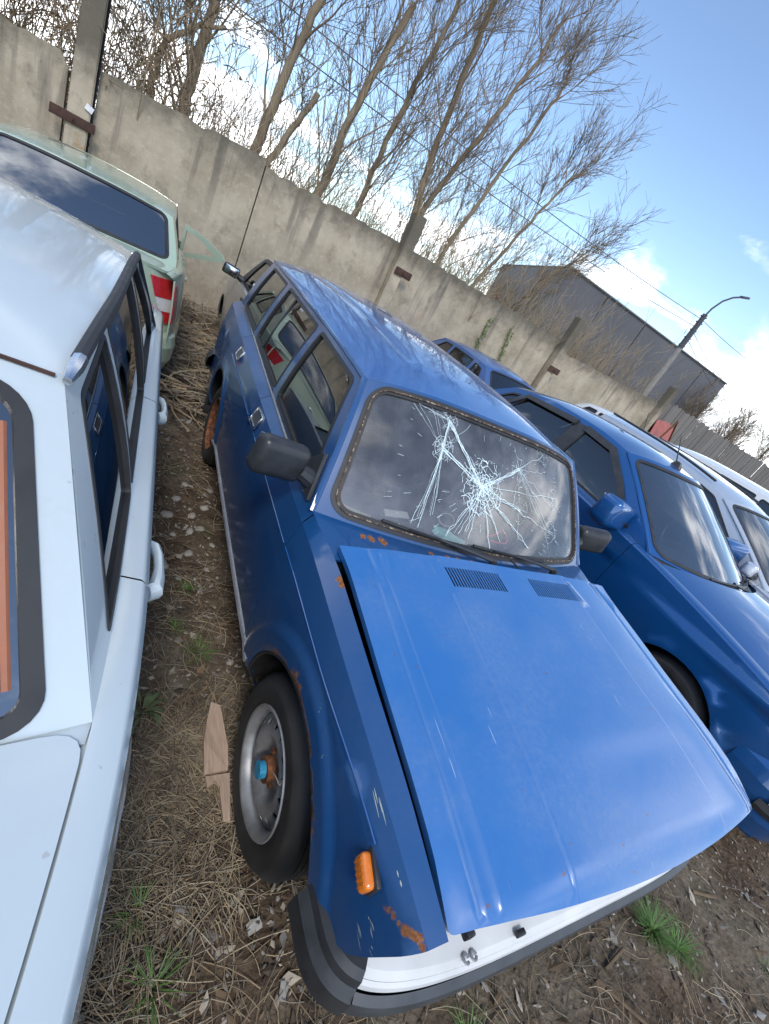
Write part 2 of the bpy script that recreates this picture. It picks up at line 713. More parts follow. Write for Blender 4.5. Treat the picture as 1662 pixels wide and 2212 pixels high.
M['glass_clean'] = glass('clean_windscreen_glass', (0.55, 0.62, 0.64), 0.03, (0.2, 0.2, 0.2), ior=2.1, boost=1.9)
M['glass_rear'] = glass('rear_window_glass', (0.16, 0.19, 0.19), 0.03, (0.08, 0.09, 0.09), ior=2.3, boost=2.0)
M['crack'] = simple('crushed_glass', (0.66, 0.78, 0.78), 0.35, var=0.15, scale=200)
M['amber'] = simple('amber_lens', (0.78, 0.20, 0.015), 0.16, var=0.12, scale=60, coat=1.0)
M['redlens'] = simple('red_lens', (0.50, 0.012, 0.016), 0.14, var=0.15, scale=40, coat=1.0)
M['whitelens'] = simple('clear_lens', (0.62, 0.60, 0.58), 0.14, var=0.1, scale=40, coat=1.0)
M['headlamp'] = simple('headlamp_glass', (0.35, 0.37, 0.40), 0.08, metal=0.5, var=0.2, scale=14, coat=1.0)
# ------------------------------------------------------------------ the yard


def gz(x, y):
    """height of the bare ground"""
    z = -0.20 * sstep(2.6, 7.4, y)
    z += 0.05 * (noise.noise(V((x * 0.5, y * 0.5, 0.3)))) + 0.022 * noise.noise(V((x * 2.1, y * 2.1, 5.1))) + 0.012 * noise.noise(V((x * 6.0, y * 6.0, 1.7)))
    # cars stand on firm ground
    z *= 1.0
    return z - 0.012


t = NT('trampled_earth')
n1 = t.noise(0.9, 6, 0.6); n2 = t.noise(9, 6, 0.65); n3 = t.noise(70, 4, 0.6)
c1 = t.ramp(n2, (0.30, (0.048, 0.031, 0.020)), (0.50, (0.090, 0.061, 0.039)), (0.72, (0.15, 0.105, 0.068)))
c2 = t.ramp(n2, (0.30, (0.085, 0.066, 0.045)), (0.55, (0.15, 0.12, 0.085)), (0.75, (0.23, 0.19, 0.14)))
col = t.mix(t.rng(n1, 0.40, 0.62), c1, c2)
col = t.mix(t.rng(t.noise(1.7, 4, 0.6), 0.56, 0.70, 0, 0.45), col, (0.055, 0.075, 0.025))
col = t.mix(t.rng(n3, 0.62, 0.72, 0, 0.55), col, (0.30, 0.26, 0.21))
t.set(color=col, rough=0.95, spec=0.2)
vor = t.voronoi(38)
t.bump(t.math('ADD', t.math('MULTIPLY', n3, 0.5), t.math('ADD', t.math('MULTIPLY', vor, 0.4), n2)), 0.9, 0.02)
M['earth'] = t.mat


def ground():
    xs = []
    x = -60.0
    def steps(lo, hi, fine_lo, fine_hi, fine, growth):
        out = [fine_lo + fine * i for i in range(int((fine_hi - fine_lo) / fine) + 1)]
        st = fine
        p = out[-1]
        while p < hi:
            st *= growth; p += st; out.append(p)
        st = fine; p = out[0]
        while p > lo:
            st *= growth; p -= st; out.insert(0, p)
        return out
    xs = steps(-1500, 1500, -1.6, 2.6, 0.035, 1.35)
    ys = steps(-1500, 1500, -1.7, 3.0, 0.035, 1.30)
    vv = [(x, y, gz(x, y) if abs(x) < 60 and abs(y) < 60 else -0.25) for y in ys for x in xs]
    nx = len(xs)
    ff = [(j * nx + i, j * nx + i + 1, (j + 1) * nx + i + 1, (j + 1) * nx + i) for j in range(len(ys) - 1) for i in range(nx - 1)]
    o = raw_mesh('ground', vv, ff, M['earth'], smooth=True)
    tag(o, 'bare brown earth of the yard strewn with dry grass', 'ground', kind='structure')


ground()
# ------------------------------------------------------------------ a car builder: every panel, pane and wheel is a part


def sweep_path(hw, yside, yc, e=0.55):
    def f(a):
        th = a * math.pi / 2
        sn, cs = math.sin(th), math.cos(th)
        return V((hw * math.copysign(abs(sn)**e, sn), yside + (yc - yside) * abs(cs)**e, 0))
    return f


def make_wheel(parent, pos, s, Rt=0.285, rim=0.185, w=0.17, kind='steel', mrim=None, cap=None, detail=48):
    """wheel on the +x side when s > 0; outer face looks along s*x"""
    x, y, z = pos
    m = Matrix.Translation(V(pos)) @ Matrix.Scale(s, 4, V((1, 0, 0)))
    b = BB()
    h = w / 2
    prof = [(rim * 0.93, -h * 0.7), (rim + 0.004, -h * 0.86), (lerp(rim, Rt, 0.35), -h * 1.02), (lerp(rim, Rt, 0.7), -h * 1.0), (Rt - 0.016, -h * 0.84), (Rt - 0.003, -h * 0.66)]
    tread = []
    for i in range(5):
        a = lerp(-h * 0.62, h * 0.62, i / 5); c = lerp(-h * 0.62, h * 0.62, (i + 0.8) / 5)
        tread += [(Rt, a), (Rt, c), (Rt - 0.008, c + 0.001), (Rt - 0.008, lerp(-h * 0.62, h * 0.62, (i + 1) / 5) - 0.001)]
    prof += tread[:-2] + [(Rt - 0.003, h * 0.66), (Rt - 0.016, h * 0.84), (lerp(rim, Rt, 0.72), h * 1.0), (lerp(rim, Rt, 0.66), h * 1.015), (lerp(rim, Rt, 0.36), h * 1.02), (lerp(rim, Rt, 0.30), h * 1.0), (rim + 0.006, h * 0.9), (rim * 0.93, h * 0.75)]
    b.lathe(prof, detail, m)
    # shoulder blocks
    nb = detail
    for k in range(nb):
        a = 2 * math.pi * (k + 0.5) / nb
        if kind == 'blocky':
            for sg in (-1, 1):
                c = V((sg * h * 0.74, (Rt - 0.008) * math.cos(a), (Rt - 0.008) * math.sin(a)))
                q = Matrix.Rotation(a, 3, 'X')
                t_ = bmesh.new(); bmesh.ops.create_cube(t_, size=1); bmesh.ops.scale(t_, vec=(h * 0.24, 0.013, 0.022), verts=t_.verts)
                b._merge(t_, m @ Matrix.Translation(c) @ q.to_4x4())
    tyre = b.build('wheel', M['tyre'], parent)
    mr = mrim or (M['steel'] if kind != 'alloy' else M['alloy'])
    b = BB()
    b.lathe([(rim * 0.90, -h * 0.75), (rim * 0.88, h * 0.30), (rim * 0.93, h * 0.55), (rim * 0.955, h * 0.80), (rim * 1.03, h * 0.86), (rim * 1.045, h * 0.93), (rim * 1.03, h * 0.98), (rim * 0.985, h * 0.955), (rim * 0.94, h * 0.84), (rim * 0.90, h * 0.58), (rim * 0.89, h * 0.25), (rim * 0.885, -h * 0.7)], detail, m)
    o = b.build('rim', mr, tyre)
    # wheel disc with real openings
    dep = curve([(0.0, 0.46), (rim * 0.26, 0.46), (rim * 0.34, 0.34), (rim * 0.42, 0.34), (rim * 0.55, 0.72), (rim * 0.63, 0.78), (rim * 0.70, 0.75), (rim * 0.84, 0.56), (rim * 0.90, 0.52)]) if kind != 'alloy' else curve([(0.0, 0.75), (rim * 0.3, 0.72), (rim * 0.9, 0.85)])
    pb = PB()
    fn = lambda a, c: V((x + s * h * dep(math.hypot(a, c)), y + a, z + c))
    N = 40
    outer = [(rim * 0.885 * math.cos(2 * math.pi * k / N), rim * 0.885 * math.sin(2 * math.pi * k / N)) for k in range(N)]
    holes = []
    if kind == 'steel':
        nh = 15
        for k in range(nh):
            a0 = 2 * math.pi * (k + 0.5) / nh
            holes.append([((rim * 0.755 + 0.0125 * math.cos(q)) * math.cos(a0) - 0.0105 * math.sin(q) * math.sin(a0),
                           (rim * 0.755 + 0.0125 * math.cos(q)) * math.sin(a0) + 0.0105 * math.sin(q) * math.cos(a0)) for q in [2 * math.pi * i / 10 for i in range(10)]])
    elif kind == 'alloy':
        nh = 5
        for k in range(nh):
            a0 = 2 * math.pi * k / nh; a1 = a0 + 2 * math.pi / nh * 0.62
            holes.append([(rim * r_ * math.cos(a), rim * r_ * math.sin(a)) for r_, a in ((0.36, a0 + 0.12), (0.84, a0), (0.86, (a0 + a1) / 2), (0.84, a1), (0.36, a1 - 0.12))])
    pb.patch(outer, fn, (s, 0, 0), res=0.02, holes=holes, flange=0.005, seg=0.012 if kind == 'steel' else 0.025)
    pb.build('wheel_disc', mr, tyre)
    b = BB()
    b.lathe([(rim * 0.86, -h * 0.6), (0.0, -h * 0.6)], 24, m)
    b.build('brake_drum', M['dark'], tyre)
    b = BB()
    if kind == 'steel':
        for k in range(4):
            a = math.pi / 4 + k * math.pi / 2
            b.tube([(x + s * h * 0.30, y + 0.049 * math.cos(a), z + 0.049 * math.sin(a)), (x + s * (h * 0.30 + 0.022), y + 0.049 * math.cos(a), z + 0.049 * math.sin(a))], 0.0095, 6)
        b.tube([(x + s * h * 0.4, y, z), (x + s * h * 0.75, y, z)], 0.034, 16)
        b.build('wheel_bolts', M['rust'], tyre)
    else:
        b.tube([(x + s * h * 0.5, y, z), (x + s * h * 0.8, y, z)], 0.03, 16)
        b.build('hub_cap', mr, tyre)
    return tyre


class Car:
    def __init__(c, root, **k):
        c.root = root
        c.gap = 0.0045
        c.res = 0.06
        c.bulge = 0.012
        c.round = True
        c.arches = []
        c.mats = {}
        c.wsb, c.wst, c.wsz, c.wstz = 0.10, 0.06, 0.0, 0.04
        c.rgb, c.rgt, c.rgz, c.rgtz = -0.06, -0.04, 0.02, 0.035
        c.p = 2.3
        c.__dict__.update(k)

    # -- surfaces
    def side(c, s):
        return lambda y, z: V((s * c.hw(y, z), y, z))

    def stripf(c, s, W=0.06):
        def f(y, q):
            t = q / W
            a = (c.hw(y, c.zs(y)), c.zs(y)); b = c.strip(y)
            if c.round:
                t = clamp(t, -0.2, 1.2)
                return V((s * (b[0] + (a[0] - b[0]) * math.cos(t * math.pi / 2)), y, a[1] + (b[1] - a[1]) * math.sin(t * math.pi / 2)))
            return V((s * lerp(a[0], b[0], t), y, lerp(a[1], b[1], t)))
        return f

    def gh(c, s, off=0.0):
        def f(y, z):
            hb, zb = c.strip(y); hr, zr = c.hwR(y), c.zR(y)
            t = (z - zb) / (zr - zb)
            return V((s * (lerp(hb, hr, t) + c.bulge * 4 * t * (1 - t) - off), y, z))
        return f

    def ty(c, y, t):
        return (y, lerp(c.strip(y)[1], c.zR(y), t))

    def wsp(c, u, v, off=0.0):
        hb, zb = c.strip(c.yA)
        k = 1 - u * u
        B = V((hb * u, c.yA - c.wsb * k, zb + c.wsz * k))
        T = V((c.hwR(c.yAt) * u, c.yAt - c.wst * k, c.zR(c.yAt) + c.wstz * (1 - abs(u)**c.p)))
        n = V((0, -(T.z - B.z), T.y - B.y)).normalized()
        return B.lerp(T, v) + n * (0.05 * v * (1 - v) + off)

    def rgp(c, u, v, off=0.0):
        hb, zb = c.strip(c.yC)
        k = 1 - u * u
        B = V((hb * u, c.yC - c.rgb * k, zb + c.rgz * k))
        T = V((c.hwR(c.yCt) * u, c.yCt - c.rgt * k, c.zR(c.yCt) + c.rgtz * (1 - abs(u)**c.p)))
        n = V((0, (T.z - B.z), -(T.y - B.y))).normalized()
        return B.lerp(T, v) + n * (0.05 * v * (1 - v) + off)

    def roofp(c, u, w):
        ya = c.yAt - c.wst * (1 - u * u); yb = c.yCt - c.rgt * (1 - u * u)
        y = lerp(ya, yb, w)
        yl = lerp(c.yAt, c.yCt, w)
        return V((c.hwR(yl) * u, y, c.zR(yl) + c.crown(w) * (1 - abs(u)**c.p) + c.roofx(u, w)))

    crown = staticmethod(lambda w: 0.05)
    roofx = staticmethod(lambda u, w: 0.0)
    hoodx = staticmethod(lambda x, y: 0.0)
    trunkx = staticmethod(lambda x, y: 0.0)

    def hoodp(c, u, w):
        y = lerp(c.yh0 + c.hfb * u * u, c.yh1 + c.hrb * u * u, w)
        h, z = c.strip(y)
        h += getattr(c, 'hood_in', -0.004)
        return V((h * u, y, z + c.hood_c(y) * (1 - abs(u)**c.hp) + c.hoodx(h * u, y)))

    hp = 2.4
    hfb, hrb = 0.08, 0.06
    tfb, trb = 0.04, -0.04

    def trunkp(c, u, w):
        y = lerp(c.yt0 + c.tfb * u * u, c.yt1 + c.trb * u * u, w)
        h, z = c.strip(y)
        h -= 0.004
        return V((h * u, y, z + c.trunk_c(y) * (1 - abs(u)**c.hp) + c.trunkx(h * u, y)))

    def bottom(c, y):
        z = c.z0(y) if callable(c.z0) else c.z0
        for (yc, zc, Ra) in c.arches:
            if abs(y - yc) < Ra:
                z = max(z, zc + math.sqrt(Ra * Ra - (y - yc)**2))
        return z

    def ysamples(c, a, b, step=0.05):
        ys = [a + (b - a) * i / max(1, int((b - a) / step)) for i in range(max(1, int((b - a) / step)) + 1)]
        for (yc, zc, Ra) in c.arches:
            for i in range(25):
                q = yc + Ra * math.cos(math.pi * i / 24)
                if a < q < b:
                    ys.append(q)
            z = c.z0(yc) if callable(c.z0) else c.z0
            if zc < z:
                continue
            for e in (yc - Ra - 0.0005, yc + Ra + 0.0005):
                if a < e < b: ys.append(e)
        ys = sorted(set(round(q, 5) for q in ys))
        return ys

    def side_panel(c, name, a, b, s, mat, shoulder=True, extra=(), pb=None, top=None, rows=None, outline=None):
        a += c.gap / 2; b -= c.gap / 2
        own = pb is None
        pb = pb or PB()
        if outline is None:
            ys = c.ysamples(a, b)
            topf = top or c.zs
            outline = [(y, c.bottom(y)) for y in ys] + [(y, topf(y)) for y in reversed(ys)]
        pb.patch(outline, c.side(s), (s, 0, 0), res=c.res, extra=extra, flange=0.012, ys=rows)
        if shoulder:
            pb.patch([(a, 0), (b, 0), (b, 0.06), (a, 0.06)], c.stripf(s), (s, 0, 0.6), res=c.res, ys=[0.01, 0.02, 0.03, 0.04, 0.05], flange=0.0)
        if own:
            return pb.build(name, mat, c.root)

    def greenhouse(c, windows, mat, seal, pane, names=None, sealw=0.013, rad=0.03, sides=(-1, 1), frame_name='window_frame', panes=True, deep=0.010):
        for s in sides:
            ys = c.ysamples(c.yA, c.yC)
            yt = c.ysamples(c.yAt, c.yCt)
            outline = [(y, c.strip(y)[1]) for y in ys] + [(y, c.zR(y)) for y in reversed(yt)]
            holes = [round_poly([c.ty(*q) for q in w], rad) for w in windows]
            pb = PB()
            pb.patch(outline, c.gh(s), (s, 0, 0.2), res=c.res, holes=holes, flange=0.012)
            fr = pb.build(frame_name, mat, c.root)
            for i, h in enumerate(holes):
                q = PB()
                q.patch(offset_poly(h, -0.004), c.gh(s, -0.002), (s, 0, 0.2), res=c.res, holes=[offset_poly(h, sealw)], flange=0.014)
                q.build('window_seal', seal, fr)
                if panes is True or (panes and panes(s, i)):
                    q = PB()
                    q.patch(offset_poly(h, 0.006), c.gh(s, deep), (s, 0, 0.2), res=c.res, flange=0.0)
                    q.build('side_window', pane if not callable(pane) else pane(s, i), c.root)

    def sheet(c, name, fn, W, H, out, mat, margins=None, rad=0.06, res=None, flange=0.012, mirror_scale=True, outline=None, holes=(), extra=(), xs=None, ys=None, parent=None, hflange=None):
        """patch over (u, v) in [-1, 1] x [0, 1] measured in metres on the sheet"""
        f = lambda a, b: fn(a / W, b / H)
        pb = PB()
        ol = outline or [(-W, 0), (W, 0), (W, H), (-W, H)]
        pb.patch(ol, f, out, res=res or c.res, flange=flange, holes=holes, extra=extra, xs=xs, ys=ys, hflange=hflange)
        return pb.build(name, mat, parent or c.root)

    def windscreen(c, mat_frame, mat_seal, mat_glass, W=0.66, H=0.55, mx=0.05, m0=0.03, m1=0.04, rad=0.06, name='windscreen', fn=None, out=(0, -1, 0.6), seal_w=0.02, frame='windscreen_frame', glass_on=True):
        fn = fn or c.wsp
        g = rrect(-W + mx, W - mx, m0, H - m1, rad)
        if name == 'windscreen':
            for s in (-1, 1):
                b = BB()
                b.tube([fn(s, v, -0.006) for v in [i / 10 for i in range(11)]], 0.013, 8)
                b.build('windscreen_pillar', mat_frame, c.root)
        c.sheet(frame, fn, W, H, out, mat_frame, holes=[g], flange=0.01)
        f2 = lambda u, v: fn(u, v, 0.004)
        c.sheet(name + '_seal', f2, W, H, out, mat_seal, outline=offset_poly(g, -0.006), holes=[offset_poly(g, seal_w)], flange=0.012)
        if glass_on:
            return c.sheet(name, lambda u, v: fn(u, v, -0.003), W, H, out, mat_glass, outline=offset_poly(g, 0.004), flange=0.0)

    def bumper(c, name, hw, yside, yc, section, mats, e=0.5, n=36, a0=-1.0, a1=1.0, mi=None, back=False, parent=None):
        """section: list of (outward offset, z)"""
        path = sweep_path(hw, yside, yc, e)
        pb = PB()
        def nrm(a):
            t = path(min(1, a + 0.004)) - path(max(-1, a - 0.004))
            q = V((t.y, -t.x, 0))
            q.normalize()
            if q.dot(path(a) - V((0, yside, 0))) < 0: q = -q
            return q
        K = len(section) - 1
        def fn(a, k):
            i = min(int(k), K - 1); t = k - i
            o = lerp(section[i][0], section[i + 1][0], t); z = lerp(section[i][1], section[i + 1][1], t)
            if len(section[i]) > 2: pass
            return path(a) + nrm(a) * o + V((0, 0, z))
        for i in range(K):
            pb.grid(fn, n, 2, a0, a1, i, i + 0.9999, out=lambda p: p - V((0, lerp(yside, yc, -0.5), (section[0][1] + section[-1][1]) / 2)), mi=(mi[i] if mi else 0))
        return pb.build(name, mats, parent or c.root)

    def cabin(c, seatmat=None, rhd=False, z=0.28, seat_y=None, wheel=True):
        sm = seatmat or M['seat']
        yA, yC = c.yA, c.yC
        w = c.hw((yA + yC) / 2, 0.6) - 0.07
        b = BB()
        b.box((0, (yA + yC) / 2, z), (2 * w, yC - yA + 0.2, 0.06))
        b.box((0, yA - 0.1, 0.52), (2 * w - 0.06, 0.05, 0.52))
        b.box((0, yC + 0.06, 0.56), (2 * w - 0.06, 0.05, 0.56))
        b.build('cabin_floor', M['cabin'], c.root)
        for s in (-1, 1):
            pb = PB()
            a0, a1 = yA + 0.02, yC - 0.05
            pb.patch([(a0, 0.32), (a1, 0.32), (a1, c.zs(a1) - 0.015), (a0, c.zs(a0) - 0.015)], lambda y, q: V((s * (c.hw(y, q) - 0.06), y, q)), (-s, 0, 0), res=0.2, flange=0)
            pb.build('door_trim', M['cabin'], c.root)
        zb = c.strip(yA)[1]
        b = BB()
        b.box((0, yA + 0.12, zb - 0.13), (2 * w - 0.02, 0.42, 0.20), bevel=0.05)
        b.box((-0.36 if rhd else 0.36, yA + 0.2, zb - 0.035), (0.36, 0.2, 0.11), bevel=0.04)
        b.build('dashboard', M['cabin'], c.root)
        sy = seat_y or (yA + 0.98)
        for x in (-0.36, 0.36):
            b = BB()
            b.box((x, sy - 0.16, 0.50), (0.48, 0.52, 0.16), rot=Matrix.Rotation(R(8), 3, 'X'), bevel=0.06, seg=3)
            b.box((x, sy + 0.17, 0.80), (0.46, 0.13, 0.58), rot=Matrix.Rotation(R(-16), 3, 'X'), bevel=0.06, seg=3)
            b.box((x, sy + 0.27, 1.16), (0.26, 0.09, 0.16), rot=Matrix.Rotation(R(-14), 3, 'X'), bevel=0.04, seg=3)
            b.build('seat', sm, c.root)
        ry = min(yC - 0.25, sy + 1.0)
        b = BB()
        b.box((0, ry - 0.2, 0.50), (1.26, 0.5, 0.16), bevel=0.06, seg=3)
        b.box((0, ry + 0.12, 0.78), (1.24, 0.13, 0.56), rot=Matrix.Rotation(R(-18), 3, 'X'), bevel=0.06, seg=3)
        b.build('rear_seat', sm, c.root)
        if wheel:
            b = BB()
            cx_ = -0.36 if rhd else 0.36
            ctr = V((cx_, yA + 0.45, zb - 0.06)); q = Matrix.Rotation(R(62), 3, 'X')
            pts = [ctr + q @ V((0.185 * math.cos(a), 0.185 * math.sin(a), 0)) for a in [2 * math.pi * i / 24 for i in range(25)]]
            b.tube(pts, 0.013, 8, cap=False)
            b.box(ctr, (0.34, 0.05, 0.03), rot=q, bevel=0.01)
            b.tube([ctr, ctr + q @ V((0, 0, -0.3))], 0.03, 8)
            b.build('steering_wheel', M['plastic'], c.root)

    def chassis(c, y0, y1, z=0.24):
        for (yc, zc, Ra) in c.arches:
            for s in (-1, 1):
                b = BB()
                w = c.hw(yc, 0.6)
                ang = [R(q) for q in range(-4, 185, 9)]
                rows_ = [[b.bm.verts.new((s * (w - 0.17 + dx), yc + rr * math.cos(q), zc + rr * math.sin(q))) for q in ang] for rr, dx in ((0.02, -0.15), (Ra + 0.012, -0.15), (Ra + 0.012, 0.145))]
                for i in range(2):
                    for k in range(len(ang) - 1):
                        b.bm.faces.new((rows_[i][k], rows_[i][k + 1], rows_[i + 1][k + 1], rows_[i + 1][k]))
                b.build('wheel_well', M['dark'], c.root, recalc=False)
        b = BB()
        yf = c.arches[0][0]; yr = c.arches[1][0]
        b.box((0, (y0 + y1) / 2, z + 0.14), (1.08, y1 - y0, 0.26), bevel=0.02)
        b.box((0, (yf + yr) / 2, z + 0.06), (1.40, yr - yf - 0.75, 0.1), bevel=0.02)
        b.build('underbody', M['dark'], c.root)
# ------------------------------------------------------------------ the blue estate car with the smashed windscreen
wagon = empty('station_wagon', (0, 0, 0))
tag(wagon, 'faded blue boxy estate car with shattered windscreen and missing front grille', 'car')

RUST_W = [(-0.770, 0.192, 0.585, 0.024), (-0.770, 0.064, 0.649, 0.026), (-0.770, 0.037, 0.655, 0.036), (-0.770, 0.010, 0.660, 0.038), (-0.770, -0.018, 0.663, 0.028), (-0.770, -0.134, 0.654, 0.026), (-0.770, -0.160, 0.647, 0.026), (-0.770, -0.277, 0.589, 0.026), (-0.770, -0.293, 0.576, 0.024), (-0.770, -0.351, 0.518, 0.018), (-0.770, -0.372, 0.490, 0.017),
          (-0.70, 0.205, 0.90, 0.016), (-0.70, 0.19, 0.896, 0.012),
          (-0.757, -0.465, 0.727, 0.0085), (-0.755, -0.478, 0.733, 0.0085), (-0.754, -0.490, 0.738, 0.0085), (-0.752, -0.503, 0.744, 0.0085), (-0.750, -0.515, 0.749, 0.0085), (-0.749, -0.527, 0.754, 0.0085), (-0.747, -0.539, 0.758, 0.0085), (-0.746, -0.550, 0.765, 0.0085), (-0.744, -0.560, 0.774, 0.0085), (-0.742, -0.569, 0.783, 0.0120), (-0.741, -0.577, 0.786, 0.0120), (-0.739, -0.584, 0.784, 0.0120),
          (-0.50, 0.385, 0.935, 0.020), (-0.54, 0.392, 0.933, 0.016), (-0.57, 0.40, 0.933, 0.014), (-0.30, 0.358, 0.938, 0.012), (-0.22, 0.355, 0.94, 0.016), (-0.17, 0.352, 0.94, 0.014), (-0.10, 0.35, 0.94, 0.012)]
M['blue'] = paint('faded_shaded_blue_paint', (0.002, 0.058, 0.185), dust=(0.14, 0.165, 0.22), dust_amt=0.20, rough=0.45, coatr=0.06, rust=RUST_W, scratch=0.0, fade=0.12, wav=0.05)  # body blue darker than bonnet: less faded, plus side shade put into the colour
M['blue_hood'] = paint('faded_blue_bonnet_paint', (0.013, 0.128, 0.37), dust=(0.22, 0.28, 0.38), dust_amt=0.36, rough=0.5, coatr=0.11, scratch=0.75, fade=0.34, wav=0.03, spots=0.7)
M['blue_roof'] = paint('faded_blue_roof_paint', (0.006, 0.094, 0.30), dust=(0.22, 0.27, 0.36), dust_amt=0.3, rough=0.45, coatr=0.025, fade=0.15, wav=0.06)
M['white_bumper'] = simple('white_bumper_paint', (0.62, 0.62, 0.60), 0.5, var=0.1, scale=7, bump=0.03)

ARF = (-0.045, 0.270, 0.390)
ARR = (2.424, 0.290, 0.365)
w_zs = curve([(-0.62, 0.778), (-0.55, 0.795), (-0.45, 0.818), (-0.25, 0.842), (0.0, 0.858), (0.35, 0.884), (0.45, 0.891), (1.44, 0.907), (2.4, 0.930), (3.3, 0.934)])
w_zsw = curve([(-0.62, 0.035), (-0.4, 0.042), (0.0, 0.08), (0.5, 0.10), (1.1, 0.10), (3.0, 0.13)])
w_hc = curve([(-0.62, 0.722), (-0.45, 0.740), (-0.2, 0.749), (0.3, 0.754), (0.5, 0.762), (1.44, 0.768), (2.4, 0.763), (3.3, 0.730)])
w_low = curve([(0.16, -0.07), (0.24, -0.025), (0.30, 0.004), (0.345, 0.016), (0.50, 0.027), (0.62, 0.030), (0.775, 0.023)])


def w_hw(y, z):
    zs = w_zs(y); zw = zs - w_zsw(y); hc = w_hc(y)
    if z > 0.62:
        if z <= zw:
            k = w_low(0.62 + (z - 0.62) / (zw - 0.62) * 0.155)
        else:
            k = lerp(0.0215, 0.0, (z - zw) / (zs - zw))
    else:
        k = w_low(z)
    h = hc + k
    for (yc, zc, Ra) in (ARF, ARR):
        r_ = math.hypot(y - yc, z - zc)
        if r_ < Ra + 0.12:
            h += 0.012 * sstep(Ra + 0.104, Ra + 0.062, r_) * (1 if z > 0.3 else 0.4)
            h -= 0.010 * sstep(Ra + 0.012, Ra - 0.005, r_)
    return h


w_sh = curve([(-0.62, 0.684), (-0.3, 0.690), (0.2, 0.694), (0.32, 0.706), (0.44, 0.735), (0.52, 0.737), (1.44, 0.716), (2.37, 0.696), (3.09, 0.678), (3.35, 0.668)])
w_sz = curve([(-0.62, 0.785), (-0.55, 0.802), (-0.335, 0.842), (-0.07, 0.868), (0.25, 0.902), (0.45, 0.930), (0.6, 0.935), (1.44, 0.947), (2.37, 0.970), (3.09, 0.974), (3.35, 0.974)])
w_zR = curve([(0.4, 1.30), (0.80, 1.332), (1.0, 1.343), (1.49, 1.358), (2.3, 1.368), (3.3, 1.362)])
w_hR = curve([(0.4, 0.63), (0.80, 0.618), (1.49, 0.610), (2.3, 0.592), (3.2, 0.555)])

W = Car(wagon, hw=w_hw, zs=w_zs, strip=lambda y: (w_sh(y), w_sz(y)), zR=w_zR, hwR=w_hR, yA=0.49, yAt=0.80, yC=3.25, yCt=3.14,
        round=False, res=0.045, bulge=0.012, z0=0.20, arches=[ARF, ARR], p=3.0, wsb=0.115, wst=0.045, wsz=0.0, wstz=0.048, rgb=-0.04, rgt=-0.03, rgz=0.0, rgtz=0.05,
        yh0=-0.632, yh1=0.292, hfb=0.050, hrb=0.028, hp=2.6)
W.crown = curve([(0, 0.048), (0.05, 0.062), (0.13, 0.078), (0.35, 0.088), (0.8, 0.078), (1, 0.05)])
W.roofx = lambda u, w: -0.004 * math.exp(-((abs(u) - 0.55) / 0.025)**2) * sstep(0.1, 0.2, w)


def ring_pts(a, rs, lo=10, hi=170, n=30):
    return [(a[0] + r_ * math.cos(R(q)), a[1] + r_ * math.sin(R(q))) for r_ in rs for q in [lerp(lo, hi, i / n) for i in range(n + 1)]]


